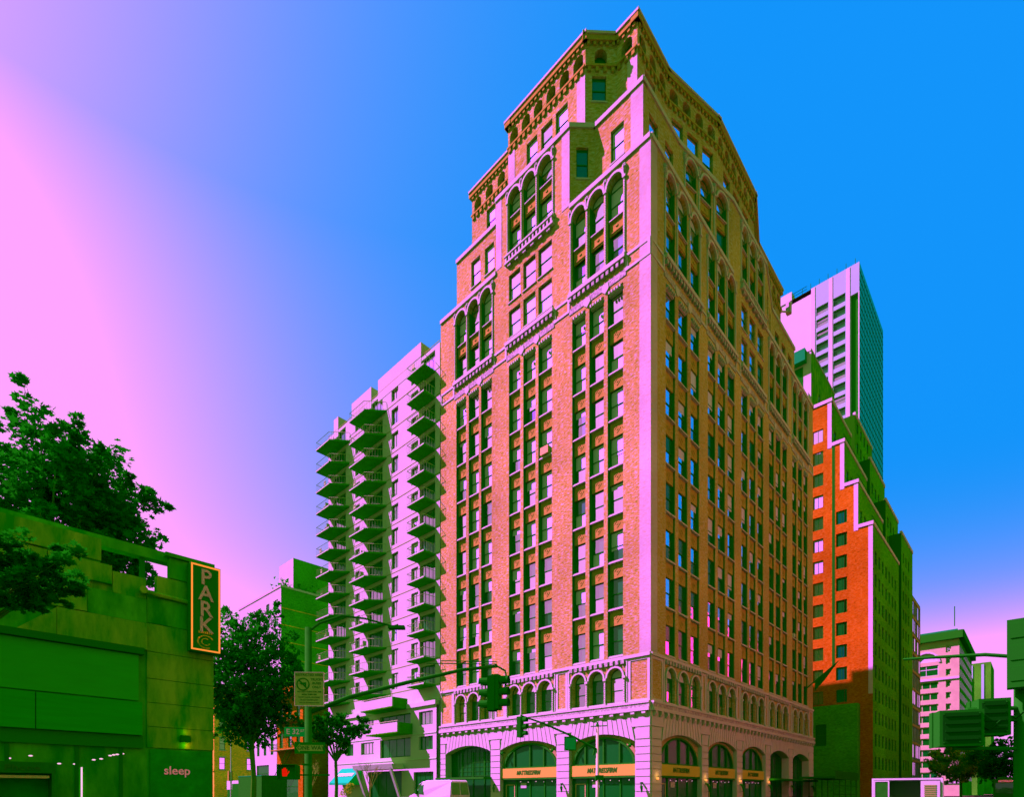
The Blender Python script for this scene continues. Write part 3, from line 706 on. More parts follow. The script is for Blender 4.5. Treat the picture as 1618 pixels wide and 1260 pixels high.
# flag on the avenue front
fl = thing('flagpole', 'dark slanting flagpole with a furled flag on the avenue side of the brick tower', 'flag', gw(40, -.3, 15), TH)
MB().tube([(0, .3, 0), (1.6, -3.4, 3.6)], [.09, .05], 7).build('pole', 'dark_metal', fl)
fm_ = MB()
for i in range(8):
    t = i/7; t2 = (i+1)/7
    if i < 7: fm_.quad((.5+1.1*t, -.9-2.5*t, 1.1+2.5*t), (.5+1.1*t2, -.9-2.5*t2, 1.1+2.5*t2), (.6+.5*t2+.1*(i % 2), -.8-1.2*t2, -.2+1.6*t2), (.6+.5*t+.1*((i+1) % 2), -.8-1.2*t, -.2+1.6*t))
fm_.build('flag_cloth', 'dark_metal', fl)

# ------------------------------------------------------------------ generic block for the neighbours
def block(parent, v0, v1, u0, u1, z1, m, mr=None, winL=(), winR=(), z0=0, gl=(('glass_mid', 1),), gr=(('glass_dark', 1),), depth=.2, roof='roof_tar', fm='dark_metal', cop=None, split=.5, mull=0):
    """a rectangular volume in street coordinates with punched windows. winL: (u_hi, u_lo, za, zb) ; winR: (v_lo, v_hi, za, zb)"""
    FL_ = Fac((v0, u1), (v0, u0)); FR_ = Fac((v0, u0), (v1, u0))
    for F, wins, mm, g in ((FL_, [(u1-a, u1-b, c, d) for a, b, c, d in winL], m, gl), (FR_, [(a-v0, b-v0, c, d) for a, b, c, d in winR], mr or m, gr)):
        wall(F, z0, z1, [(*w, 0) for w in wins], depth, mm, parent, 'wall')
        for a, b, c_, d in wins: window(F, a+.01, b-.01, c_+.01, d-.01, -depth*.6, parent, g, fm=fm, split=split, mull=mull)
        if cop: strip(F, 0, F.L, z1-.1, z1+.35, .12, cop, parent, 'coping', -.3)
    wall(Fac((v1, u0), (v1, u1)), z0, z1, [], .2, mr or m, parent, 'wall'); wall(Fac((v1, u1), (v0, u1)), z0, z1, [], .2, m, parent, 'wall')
    MB().quad((v0, u0, z1-.1), (v1, u0, z1-.1), (v1, u1, z1-.1), (v0, u1, z1-.1)).build('roof', roof, parent)

# ------------------------------------------------------------------ white apartment house with balconies
A = thing('apartment_house', 'pale apartment house with three columns of dark balconies beside the brick tower', 'building', gw(0, 0), TH)
A0, A1, AT, FA = 26.75, 52.0, 52.7, 3.0
FAf = Fac((0.15, A1), (0.15, A0)); ua = lambda u: A1-u
wins = []; vents = []
base = 13.9
nfl = 13
for i in range(nfl):
    z = base+FA*i
    for (a, b, k) in ((36.1, 34.9, 'w'), (32.0, 30.9, 'w'), (44.6, 43.7, 'w')):
        wins.append((ua(a+.15), ua(b-.1), z+.45, z+2.45))
    vents.append((ua(30.9+.55), z+.35)); 
doors = []
for i in range(nfl):
    z = base+FA*i
    for a, b in ((30.5, 27.6), (41.6, 38.2), (50.6, 47.2)): doors.append((ua(a), ua(b), z+.08, z+2.4))
wall(FAf, 0, AT, [(*w, 0) for w in wins+doors], .35, 'white_wall', A, 'wall')
for w in wins: window(FAf, w[0]+.02, w[1]-.02, w[2]+.02, w[3]-.02, -.22, A, [('glass_bright', 2), ('glass_mid', 2), ('blind', 1)], split=0, mull=1)
for w in doors: window(FAf, w[0]+.02, w[1]-.02, w[2]+.02, w[3]-.02, -.25, A, [('glass_mid', 2), ('glass_dark', 3)], split=0, mull=3, bar=.08)
vm = MB().box(0, .9, -.04, .05, 0, .38).mesh('vent_grille', 'grille')
for a, z in vents: tile(FAf, a, z, 0, vm, A, 'vent_grille')
jm = MB()
for i in range(nfl+1):
    z = base+FA*i-.05
    jm.prism([FAf.pt(0, z, 0), FAf.pt(FAf.L, z, 0), FAf.pt(FAf.L, z, .03), FAf.pt(0, z, .03)], (0, 0, .07))
kind(jm.build('floor_joint', 'grille', A), 'stuff')
def balcony_mesh(w, d, cut):
    def mk():
        # x from left to right, y negative = out of the wall; right-hand side runs back at an angle
        poly = [(0, 0), (0, -d), (w, -d), (w+cut, 0)]
        return MB().prism([(x, y, -.2) for x, y in poly], (0, 0, .2)).mesh('balcony', 'shaded_balcony')
    def rl():
        mb = MB(); pts = [(0, -.05), (0, -d+.04), (w-.02, -d+.04), (w+cut-.06, -.05)]
        for (x0, y0), (x1, y1) in zip(pts, pts[1:]):
            mb.tube([(x0, y0, 1.05), (x1, y1, 1.05)], .035, 4); mb.tube([(x0, y0, .1), (x1, y1, .1)], .02, 4)
            L = math.hypot(x1-x0, y1-y0); n = max(2, int(L/.32))
            for i in range(n+1): t = i/n; x = x0+(x1-x0)*t; y = y0+(y1-y0)*t; mb.tube([(x, y, 0), (x, y, 1.05)], .014, 3, False)
        return mb.mesh('railing', 'pale_railing')
    def edge():
        mb = MB(); pts = [(0, -d), (w, -d)]
        mb.box(-.01, w+.01, -d-.02, -d+.001, -.12, .02)
        return mb.mesh('slab_edge', 'white_paint')  # pale strip painted as the sunlit edge of the dark slab
    return cached(('bm', w, d, cut), mk), cached(('br', w, d, cut), rl), cached(('be', w, d, cut), edge)
chair_me = MB().box(0, .5, 0, .5, .38, .45).box(0, .5, .45, .5, .45, .9).box(0, .05, 0, .05, 0, .38).box(.45, .5, 0, .05, 0, .38).box(0, .05, .45, .5, 0, .38).box(.45, .5, .45, .5, 0, .38).mesh('balcony_chair', 'pale_railing')
for (uL, w, d, cut) in ((30.85, 3.2, 1.6, .05), (42.7, 3.5, 2.1, 1.9), (51.6, 3.6, 2.1, 1.9)):
    bm_, rm_, em_ = balcony_mesh(w, d, cut)
    for i in range(nfl):
        o = tile(FAf, ua(uL), base+FA*i, 0, bm_, A, 'balcony'); inst('railing', rm_, o); inst('slab_edge', em_, o)
random.seed(31)
ORD = 'top second third fourth fifth sixth seventh eighth ninth tenth eleventh twelfth lowest'.split()
for uL, dd, where in ((29.7, 1.1, 'column beside the brick tower'), (41.2, 1.4, 'middle balcony column'), (50.2, 1.4, 'far left balcony column')):
    for i in random.sample(range(nfl), 8):
        q_ = gw(.15-dd, uL+random.uniform(-1, .6), base+FA*i+.005)
        c_ = inst('balcony_chair', chair_me, None, q_, TH+random.choice((0, PI/2, PI)))
        o_ = ORD[nfl-1-i]; o_ = o_+' balcony down' if o_ not in ('top', 'lowest') else o_+' balcony'
        tag(c_, 'small pale chair on the '+o_+', '+where, 'chair', 'chairs on the apartment balconies')
wall(Fac((0.15, A0), (20, A0)), 0, AT, [], .2, 'white_wall', A, 'wall')
wall(Fac((20, A1), (0.15, A1)), 0, AT, [], .2, 'recess_wall', A, 'wall'); wall(Fac((20, A0), (20, A1)), 0, AT, [], .2, 'white_wall', A, 'wall')
MB().quad((.15, A0, AT-.1), (20, A0, AT-.1), (20, A1, AT-.1), (.15, A1, AT-.1)).build('roof', 'roof_tar', A)
for a, b, h in ((39.2, 30.2, 1.9), (45.6, 40.8, 1.9), (50.4, 49.2, 1.9)):
    MB().box(.12, 6, b, a, AT-.9, AT+h).build('roof_bulkhead', 'white_wall', A)
for F_, in ((Fac((22, 27), (43.5, 27)),), (Fac((43.5, 27), (43.5, 62)),), (Fac((43.5, 62), (22, 62)),), (Fac((22, 62), (22, 27)),)): wall(F_, 0, 54, [], .2, 'white_wall', A, 'shadow_block_wall')  # unseen block added to throw a shadow on the red tower
MB().quad((22, 27, 53.8), (43.5, 27, 53.8), (43.5, 62, 53.8), (22, 62, 53.8)).build('shadow_block_roof', 'roof_tar', A)
# lower storeys of the apartment house
PF = Fac((-.35, 49.5), (-.35, A0)); up = lambda u: 49.5-u
pw = []
for zf in (5.7, 8.6):
    for a, b in ((30.0, 27.4), (42.5, 39.4), (46.2, 44.4)): pw.append((up(a), up(b), zf+.75, zf+2.3))
    pw.append((up(38.0), up(31.6), zf+.1, zf+2.4))
pw.append((up(31.0), up(27.3), .3, 3.9))
pw.append((up(40.6), up(33.4), .0, 4.1))
wall(PF, 0, 11.7, [(*w, 0) for w in pw], .35, 'white_wall', A, 'wall')
for w in pw: window(PF, w[0]+.02, w[1]-.02, w[2]+.02, w[3]-.02, -.25, A, [('glass_mid', 2), ('glass_bright', 1), ('glass_dark', 1)] if w[2] > 5 else [('glass_shop', 1)], split=0, mull=3 if w[1]-w[0] > 3 else 2, bar=.09)
strip(PF, -.6, PF.L, 11.5, 12.0, .2, 'white_paint', A, 'parapet', -.6)
wall(Fac((.5, 49.5), (-.35, 49.5)), 0, 11.7, [], .1, 'recess_wall', A, 'wall')
for zf in (5.35, 8.3): strip(PF, 0, PF.L, zf, zf+.12, .06, 'white_paint', A, 'sill_course')
for a, b, z in ((39.0, 32.2, 11.6), (37.8, 31.2, 8.55)):
    mb = MB(); mb.prism([PF.pt(up(a), z-.12, 0), PF.pt(up(b), z-.12, 0), PF.pt(up(b), z-.12, 2.2), PF.pt(up(a), z-.12, 2.2)], (0, 0, .14))
    o = mb.build('balcony', 'shaded_balcony', A)
    mb = MB(); mb.prism([PF.pt(up(a), z+.02, 2.05), PF.pt(up(b), z+.02, 2.05), PF.pt(up(b), z+.02, 2.2), PF.pt(up(a), z+.02, 2.2)], (0, 0, 1.1)); mb.build('parapet', 'white_wall', o)
    mb = MB(); mb.prism([PF.pt(up(b)-.15, z+.02, 0), PF.pt(up(b), z+.02, 0), PF.pt(up(b), z+.02, 2.05), PF.pt(up(b)-.15, z+.02, 2.05)], (0, 0, 1.1)); mb.build('parapet', 'shaded_balcony', o)
    MB().tube([PF.pt(up(a), z+1.3, 2.12), PF.pt(up(b), z+1.3, 2.12)], .04, 5).build('handrail', 'pale_railing', o)
# slanted white entrance frame and its return
mb = MB()
for (a, b, za, zb) in ((40.9, 40.5, 0, 4.5), (33.4, 33.0, 0, 4.5)):
    mb.prism([PF.pt(up(a), za, .2), PF.pt(up(b), za, .2), PF.pt(up(b), zb, 1.9), PF.pt(up(a), zb, 1.9)], (.25, 0, 0))
mb.prism([PF.pt(up(41.3), 4.3, 1.8), PF.pt(up(32.6), 4.3, 1.8), PF.pt(up(32.6), 4.9, 2.0), PF.pt(up(41.3), 4.9, 2.0)], (1.6, 0, 0))
mb.build('entrance_canopy', 'white_paint', A)
# teal awning
aw = thing('shop_awning', 'bright teal sloping awning with a pale stripe on the pale apartment house', 'awning', gw(-.4, 44.7, 0), TH)
mb = MB(); mb.prism([(0, 2.6, 4.75), (-1.9, 2.6, 2.75), (-1.9, 2.6, 2.5), (0, 2.6, 2.5)], (0, -5.0, 0)); mb.build('canopy', 'awning_teal', aw)
mb = MB(); mb.prism([(-.72, 2.0, 4.02), (-1.1, 2.0, 3.62), (-1.1, -1.9, 3.62), (-.72, -1.9, 4.02)], (-.03, 0, .04)); mb.build('stripe', 'white_paint', aw)

# ------------------------------------------------------------------ neighbours up the cross street
B = thing('loft_tower', 'pale loft tower with a dark shaded side and rooftop box left of the balconies', 'building', gw(0, 0), TH)
wl = [(u_, u_-1.7, z, z+2.3) for u_ in (101.5, 106, 110.5, 115, 119.5) for z in [3.7*i+5 for i in range(11)]]
block(B, 14, 58, 98.3, 122, 46.7, 'white_wall', 'green_shade_brick', winL=wl, gl=(('glass_mid', 2), ('glass_dark', 2)), cop='trim_stone')
block(B, 17, 50, 98.8, 106, 54.0, 'white_wall', 'green_shade_brick', z0=46.5)
jb = MB()
for i in range(11): jb.box(14, 58, 98.24, 98.3, 5+3.7*i, 5.16+3.7*i)
kind(jb.build('floor_band', 'brown_brick', B), 'stuff')
rp = MB()
for i in range(420):
    p = (random.uniform(14.2, 30), random.uniform(98.4, 104), 46.8+random.random()**2*2.6); q = Vector((random.uniform(-.6, .6), random.uniform(-.6, .6), random.uniform(-.2, .7)))
    rp.add([p, (p[0]+q.x, p[1]+q.y, p[2]+q.z), (p[0]+q.y, p[1]-q.x, p[2]+.4)], [(0, 1, 2)])
tag(rp.build('roof_plants', 'leaf_dark', None, gw(0, 0), TH), 'tuft of shrubs on the parapet of the pale loft tower', 'plant')
B2 = thing('stone_house', 'pale building seen behind the street tree, left of the loft tower', 'building', gw(0, 0), TH)
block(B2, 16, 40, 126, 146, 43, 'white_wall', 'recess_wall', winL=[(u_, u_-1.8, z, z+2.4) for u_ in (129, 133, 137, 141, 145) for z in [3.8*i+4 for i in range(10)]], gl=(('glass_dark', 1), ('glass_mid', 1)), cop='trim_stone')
T1 = thing('white_townhouse', 'narrow white painted townhouse with tall windows next to the fire escape', 'building', gw(0, 0), TH)
wl = [(u_, u_-1.0, z, z+2.6) for u_ in (74.1, 71.4, 68.7) for z in (7.6, 11.9)]+[(74.2, 69.4, 3.2, 6.0)]
block(T1, -1, 12, 66.4, 75.2, 17.5, 'white_wall', 'white_wall', winL=wl, gl=(('glass_dark', 3), ('glass_mid', 1)), split=.5)
F_ = Fac((-1, 75.2), (-1, 66.4))
for u_, _, z, zz in wl[:-1]: tile(F_, 75.2-u_-.12, zz, 0, sill_mesh(1.24, .25, .2, 'dark_metal', 'window_hood'), T1, 'window_hood')
T2 = thing('red_townhouse', 'red brick townhouse behind the zigzag fire escape', 'building', gw(0, 0), TH)
wl = [(u_, u_-1.2, z, z+2.4) for u_ in (65.4, 62.4, 59.6) for z in (8.5, 12.9)]+[(65.6, 59, .6, 4.2)]
block(T2, -1, 12, 57.5, 66.3, 18, 'red_brick', 'red_brick', winL=wl, gl=(('glass_mid', 1), ('glass_dark', 2)))
strip(Fac((-1, 66.3), (-1, 57.5)), .6, 6, 4.4, 5.0, .1, 'neon_orange', T2, 'shop_sign')
fe = thing('fire_escape', 'zigzag iron fire escape on the red brick townhouse', 'fire escape', gw(-1, 61.4), TH)
for z in (8.0, 12.4, 16.4):
    pf = MB().box(-1.3, 0, -3.8, 4.8, z, z+.1).build('platform', 'orange_terracotta', fe)
    rb = MB()
    for zz in (z+.55, z+1.0): rb.tube([(0, -3.8, zz), (-1.28, -3.8, zz), (-1.28, 4.8, zz), (0, 4.8, zz)], .035, 4)
    for i in range(18): y = -3.8+8.6*i/17; rb.tube([(-1.28, y, z), (-1.28, y, z+1)], .02, 3, False)
    rb.build('railing', 'dark_metal', pf)
for z in (8.1, 3.9):
    for sx in (1, -1):
        st = MB(); n = 14
        for i in range(n):
            t = i/n; y = 3.5-5*t if sx == 1 else -2.5+5*t
            if (z < 6) == (sx == 1): st.box(-1.1, -.5, y-.12, y+.12, z+4.2*t, z+4.2*t+.04)
        if st.v:
            e = 1 if sx == 1 else -1
            for x in (-1.12, -.48): st.tube([(x, 3.5*1 if sx == 1 else -2.5, z), (x, -1.5 if sx == 1 else 2.5, z+4.2)], .05, 4)
            st.build('stair_flight', 'dark_metal', fe)
T3 = thing('brown_tenement', 'olive brown brick tenement with pale windows behind the PARK garage', 'building', gw(0, 0), TH)
wr = [(v, v+1.05, z, z+2.3) for v in (-.85, 4.3) for z in (5.9, 9.7, 13.6)]
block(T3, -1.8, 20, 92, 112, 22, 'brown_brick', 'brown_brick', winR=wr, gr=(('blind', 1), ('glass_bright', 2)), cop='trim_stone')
F_ = Fac((-1.8, 92), (12.0, 92))
for v0_, v1_, z, zz in wr: tile(F_, v0_+1.8-.12, zz, 0, sill_mesh(1.3, .25, .15, 'trim_stone', 'window_hood'), T3, 'window_hood'); tile(F_, v0_+1.8-.12, z-.2, 0, sill_mesh(1.3, .2, .15), T3, 'sill')

# ------------------------------------------------------------------ neighbours down the avenue
R = thing('stepped_red_tower', 'red brick tower stepping down in stone edged terraces, right of the brick tower', 'building', gw(0, 0), TH)
RS = [(-3.7, 43.7), (-1.7, 51.0), (.24, 58.3), (2.06, 65.7)]
RV0, RV1 = 62.0, 84.0
FRL = Fac((RV0, 22), (RV0, RS[0][0])); ur = lambda u: 22-u
zr = [5.2+3.62*i for i in range(17)]
opsA = [(ur(4.85), ur(3.3), z, z+2.1, 0) for z in zr if z+2.1 < 64]
opsB = [(ur(1.42), ur(-.15), z, z+2.1, 0) for z in zr if z+2.1 < 49.5]
# lit street wall built in vertical strips so that each terrace keeps its own height
lim = [(22, 2.06, 65.7), (2.06, .24, 58.3), (.24, -1.7, 51.0), (-1.7, -3.7, 43.7)]
for hi, lo, zt in lim:
    a, b = ur(hi), ur(lo)
    o_ = []
    for q in opsA+opsB:
        x0, x1 = max(q[0], a), min(q[1], b)
        if x1-x0 > .05 and q[3] < zt-.5: o_.append((x0, x1, q[2], q[3], 0))
    wall(FRL, 0, zt, o_, .22, 'red_brick', R, 'brick_wall', a, b)
    strip(FRL, b-.6, b, max(0, zt-7.8) if lo > -3 else 17, zt, .04, 'trim_stone', R, 'quoin'); strip(FRL, a, b+.1, zt-.2, zt+.35, .14, 'trim_stone', R, 'coping', -.4)
for q in opsA: window(FRL, q[0]+.02, q[1]-.02, q[2]+.02, q[3]-.02, -.14, R, [('glass_bright', 2), ('glass_mid', 2), ('glass_teal', 1), ('blind', 1)], split=0, mull=1)
for q in opsB: window(FRL, q[0]+.02, q[1]-.02, q[2]+.02, q[3]-.02, -.14, R, [('glass_dark', 3), ('glass_teal', 2)], split=0, mull=1)
strip(FRL, ur(2.0), ur(1.6), 22, 58, .03, 'dark_metal', R, 'drain_slot', -.1)
for k, (u0, z1) in enumerate(RS):
    F = Fac((RV0, u0), (RV1-3*k, u0)); zlow = RS[k-1][1] if k else 0
    w_ = [(1.5+2.75*i, 2.8+2.75*i, z, z+2.0, 0) for i in range(int((F.L-2)/2.75)) for z in zr if z > zlow+.8 and z+2.3 < z1-.4]
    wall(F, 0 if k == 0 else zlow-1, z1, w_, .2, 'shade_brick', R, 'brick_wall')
    for q in w_: window(F, q[0]+.01, q[1]-.01, q[2]+.01, q[3]-.01, -.12, R, [('glass_dark', 5), ('glass_mid', 1)], split=.5)
    strip(F, 0, F.L, z1-.2, z1+.35, .12, 'trim_stone', R, 'coping', -.3)
    MB().quad((RV0, u0, z1-.25), (RV1-3*k, u0, z1-.25), (RV1-3*k, 22, z1-.25), (RV0, 22, z1-.25)).build('terrace', 'roof_tar', R)
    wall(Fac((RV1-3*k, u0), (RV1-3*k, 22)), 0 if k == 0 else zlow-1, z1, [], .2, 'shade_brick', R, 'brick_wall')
    rl_ = MB()
    if k < 3:
        for zz in (.5, 1.0): rl_.tube([(RV0+.3, u0+.15, z1+.3+zz), (RV0+9, u0+.15, z1+.3+zz)], .04, 4)
        rl_.build('terrace_railing', 'dark_metal', R)
# second stepped wing further along the avenue
R2 = thing('stepped_brick_wing', 'dark shaded stepped brick wing behind the red tower, against the sky', 'building', gw(0, 0), TH)
for k, (u0, z1, va, vb) in enumerate(((-3.72, 50.4, 86.5, 99), (-1.72, 56.2, 83.5, 96), (.22, 63.4, 80.5, 94), (2.04, 71.0, 77.5, 92))):
    F = Fac((va, u0), (vb, u0)); lo = [0, 46, 52, 59][k]
    w_ = [(1.5+2.8*i, 2.8+2.8*i, z, z+2.0, 0) for i in range(int((F.L-2)/2.8)) for z in [lo+2+3.6*j for j in range(20)] if z+2.4 < z1]
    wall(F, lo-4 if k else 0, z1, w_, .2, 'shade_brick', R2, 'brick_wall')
    for q in w_: window(F, q[0]+.01, q[1]-.01, q[2]+.01, q[3]-.01, -.12, R2, [('glass_dark', 5), ('glass_mid', 1)], split=.5)
    strip(F, 0, F.L, z1-.2, z1+.4, .12, 'trim_stone', R2, 'coping', -.3)
    wall(Fac((va, 22), (va, u0)), lo-4 if k else 0, z1, [], .2, 'shaded_front', R2, 'brick_wall'); wall(Fac((vb, u0), (vb, 22)), lo-4 if k else 0, z1, [], .2, 'shade_brick', R2, 'brick_wall')
    MB().quad((va, u0, z1-.2), (vb, u0, z1-.2), (vb, 22, z1-.2), (va, 22, z1-.2)).build('terrace', 'roof_tar', R2)
# low dark building in the gap before the red tower
LW = thing('low_corner_house', 'low dark green shaded corner house between the brick tower and red tower', 'building', gw(0, 0), TH)
block(LW, 60.2, 61.9, -2.0, 20, 15.5, 'green_shade_brick', 'green_shade_brick', winL=[(12, 9.5, 9, 12.5), (4, 2.4, 9, 12.5)], gl=(('glass_dark', 1),))
# white office tower with glass side
K = thing('office_tower', 'tall white office tower with a green glass side rising behind the rooftops', 'building', gw(0, 0), TH)
KV, KU, KZ = 132.7, 12.6, 144.0
FK = Fac((KV, KU+21.5), (KV, KU)); uk = lambda u: 21.5-u
rowsK = [KZ-8.6-3.45*i for i in range(34)]
opk = [(uk(a), uk(b), z, z+2.3, 0) for a, b in ((10.5, 7.5), (6.2, 3.3)) for z in rowsK]
wall(FK, 0, KZ, opk+[(uk(2.05), uk(.25), 4, KZ-8, 0)], .9, 'tower_violet', K, 'wall', uk(11.8), 21.5)
wall(FK, 0, KZ-1.5, [], 1, 'tower_white', K, 'wall', 0, uk(11.8))
for q in opk: window(FK, q[0]+.02, q[1]-.02, q[2]+.02, q[3]-.02, -.5, K, [('glass_dark', 4), ('glass_mid', 1)], split=.55, bar=.12)
strip(FK, uk(2.05), uk(.25), 4, KZ-8, -.7, 'shop_dark', K, 'vertical_slot', -.9)
for a, b in ((11.8, 10.8), (7.3, 6.4), (3.1, 2.2)): strip(FK, uk(a), uk(b), 20, KZ-.2, .12, 'white_wall', K, 'pilaster')
strip(FK, uk(.22), uk(-.05), 4, KZ-8, .2, 'white_wall', K, 'corner_fin')
FK2 = Fac((KV, KU), (KV+31, KU))
gp = MB(); wall(FK2, 0, KZ, [], .1, 'glass_teal', K, 'glass_wall')
mm_ = MB()
for i in range(60): z = 6+2.3*i; mm_.prism([FK2.pt(0, z, 0), FK2.pt(FK2.L, z, 0), FK2.pt(FK2.L, z, .04), FK2.pt(0, z, .04)], (0, 0, .3))
for i in range(16): x = 2*i; mm_.prism([FK2.pt(x-.06, 4, 0), FK2.pt(x+.06, 4, 0), FK2.pt(x+.06, 4, .03), FK2.pt(x-.06, 4, .03)], (0, 0, KZ-5))
kind(mm_.build('curtain_wall_bars', 'green_metal', K), 'stuff')
wall(Fac((KV+31, KU), (KV+31, KU+21.5)), 0, KZ, [], .1, 'tower_white', K, 'wall'); wall(Fac((KV+31, KU+21.5), (KV, KU+21.5)), 0, KZ, [], .1, 'tower_white', K, 'wall')
MB().quad((KV, KU, KZ-.2), (KV+31, KU, KZ-.2), (KV+31, KU+21.5, KZ-.2), (KV, KU+21.5, KZ-.2)).build('roof', 'roof_tar', K)
rr = MB()
for zz in (.8, 1.6): rr.tube([(KV+.3, KU+13, KZ+zz), (KV+.3, KU+20, KZ+zz)], .08, 4)
for i in range(9): rr.tube([(KV+.3, KU+1+2.2*i, KZ-.2), (KV+.3, KU+1+2.2*i, KZ+1.7)], .07, 4)
rr.build('roof_railing', 'dark_metal', K)
MB().box(KV+.2, KV+8, KU+17, KU+21, KZ-1.6, KZ+2.5).build('roof_bulkhead', 'tower_white', K)
# small rooftop house in front of the office tower
H = thing('rooftop_house', 'pale penthouse house with a teal canopy below the office tower', 'building', gw(0, 0), TH)
block(H, 100, 120, 15.5, 24, 103, 'white_wall', 'concrete_green', winR=[(106, 107.2, 93, 96), (108.5, 109.6, 92, 95)], cop='trim_stone')  # right side in a darker colour that stands for its shade
MB().box(98.5, 100, 16.4, 20, 100.5, 103.2).build('canopy', 'teal_paint', H); strip(Fac((100, 24), (100, 15.5)), 5, 6.8, 85, 100, .05, 'dark_metal', H, 'dark_panel')
MB().box(97.5, 100, 15.4, 18, 82, 92).build('terrace_block', 'white_wall', H)
# glass fronted building
N = thing('glass_building', 'narrow teal glass fronted building past the stepped towers', 'building', gw(0, 0), TH)
block(N, 99, 109, -3.6, 16, 41.5, 'green_shade_brick', 'glass_teal', cop='green_metal')
nb_ = MB()
for i in range(11): z = 4+3.7*i; nb_.box(99, 109, -3.75, -3.6, z, z+.5)
for i in range(6): nb_.box(99+2*i, 99.2+2*i, -3.72, -3.6, 2, 41)
kind(nb_.build('curtain_wall_bars', 'salmon_plaster', N), 'stuff')
for i in range(26):
    v, z = 99.3+2*random.randrange(5), 5+3.7*random.randrange(10)
    MB().box(v, v+1.6, -3.66, -3.6, z, z+2.6).build('glass_panel', 'glass_bright', N)
# ornate pale building
O = thing('arched_loft_building', 'pale pink stone loft building with arched top windows and dark cornice', 'building', gw(0, 0), TH)
OV, OU, OZ = 198, -3, 53.5
FO = Fac((OV, OU+24), (OV, OU)); uo = lambda u: 24-u
cols = [(22.2, 15.2), (12.4, 5.6)]
oz = [(uo(a), uo(b), 5.6+3.9*j, 8.2+3.9*j, 0) for a, b in cols for j in range(9)]+[(uo(a), uo(b), 1, 4.2, 0) for a, b in cols]
oz += [(uo(a), uo(b), 41.3, 49.2, (a-b)/2) for a, b in cols]+[(uo(3.6), uo(2.2), 5.8+3.9*j, 8.0+3.9*j, 0) for j in range(12)]
wall(FO, 0, OZ, oz, .5, 'beige_stone', O, 'wall')
for q in oz:
    if q[4]: window(FO, q[0]+.02, q[1]-.02, q[2]+.02, q[3]-.02, -.4, O, [('glass_dark', 1)], arch=True, mull=1, bar=.2, fm='trim_stone')
    else: window(FO, q[0]+.02, q[1]-.02, q[2]+.02, q[3]-.02, -.35, O, [('glass_dark', 3), ('glass_mid', 1)], split=0, mull=2 if q[1]-q[0] > 2 else 0, bar=.3, fm='beige_stone')
for a, b in cols:
    tile(FO, uo(a), 49.2-(a-b)/2, 0, archivolt_mesh(a-b, .6, .3), O, 'archivolt'); strip(FO, uo(a), uo(b), 44.9, 46.2, -.2, 'beige_stone', O, 'spandrel', -.45)
strip(FO, 0, 24, 39.6, 40.4, .35, 'trim_stone', O, 'string_course'); strip(FO, 0, 24, 4.4, 5.2, .3, 'trim_stone', O, 'string_course')
strip(FO, 0, 25, OZ-.6, OZ+2.0, 1.3, 'shop_dark', O, 'cornice', -1)
F2 = Fac((OV, OU), (OV+46, OU)); wall(F2, 0, OZ, [], .2, 'green_shade_brick', O, 'wall'); strip(F2, -1, 46, OZ-.6, OZ+2.0, 1.3, 'shop_dark', O, 'cornice', -1)
for x0 in range(3, 44, 4):
    for j in range(12): tile(F2, x0, 5.6+3.9*j, .0, cached('ow', lambda: MB().box(0, 1.6, -.06, .1, 0, 2.3).mesh('window', 'glass_dark')), O, 'window')
wall(Fac((OV+46, OU), (OV+46, OU+24)), 0, OZ, [], .2, 'green_shade_brick', O, 'wall'); wall(Fac((OV+46, OU+24), (OV, OU+24)), 0, OZ, [], .2, 'green_shade_brick', O, 'wall')
MB().quad((OV, OU, OZ), (OV+46, OU, OZ), (OV+46, OU+24, OZ), (OV, OU+24, OZ)).build('roof', 'roof_tar', O)
MB().box(OV+12, OV+22, OU+1.5, OU+14, OZ, OZ+5.5).build('roof_bulkhead', 'teal_paint', O); MB().tube([(OV+14, OU+2.5, OZ+7), (OV+14, OU+2.5, OZ+14)], .15, 5).build('antenna', 'dark_metal', O)
P = thing('distant_pink_block', 'small pale pink building with a bracketed cornice far down the avenue', 'building', gw(0, 0), TH)
block(P, 330, 360, 4, 34, 62, 'white_wall', 'green_shade_brick', winL=[(u_, u_-2.4, z, z+5) for u_ in (9, 13, 17, 21) for z in (12, 21, 30, 39, 48)], gl=(('glass_dark', 1),), cop='beige_stone', split=0, depth=.4)
dentils(Fac((330, 34), (330, 4)), 0, 30, 58.6, 2.2, 1.0, 2.6, 'beige_stone', P)
Q = thing('distant_striped_tower', 'dark narrow tower with pale upright fins far down the avenue', 'building', gw(0, 0), TH)
block(Q, 380, 410, -2.0, 14, 76, 'green_shade_brick', 'green_shade_brick')
for i in range(3): MB().box(379.6, 380, 1+5*i, 2.2+5*i, 4, 75).build('fin', 'tower_violet', Q)
Q2 = thing('distant_dark_block', 'low dark building front at the far end of the avenue', 'building', gw(0, 0), TH)
block(Q2, 262, 300, -3.5, 10, 26, 'green_shade_brick', 'green_shade_brick', winL=[(u_, u_-2, 8, 12) for u_ in (8, 4, 0)])

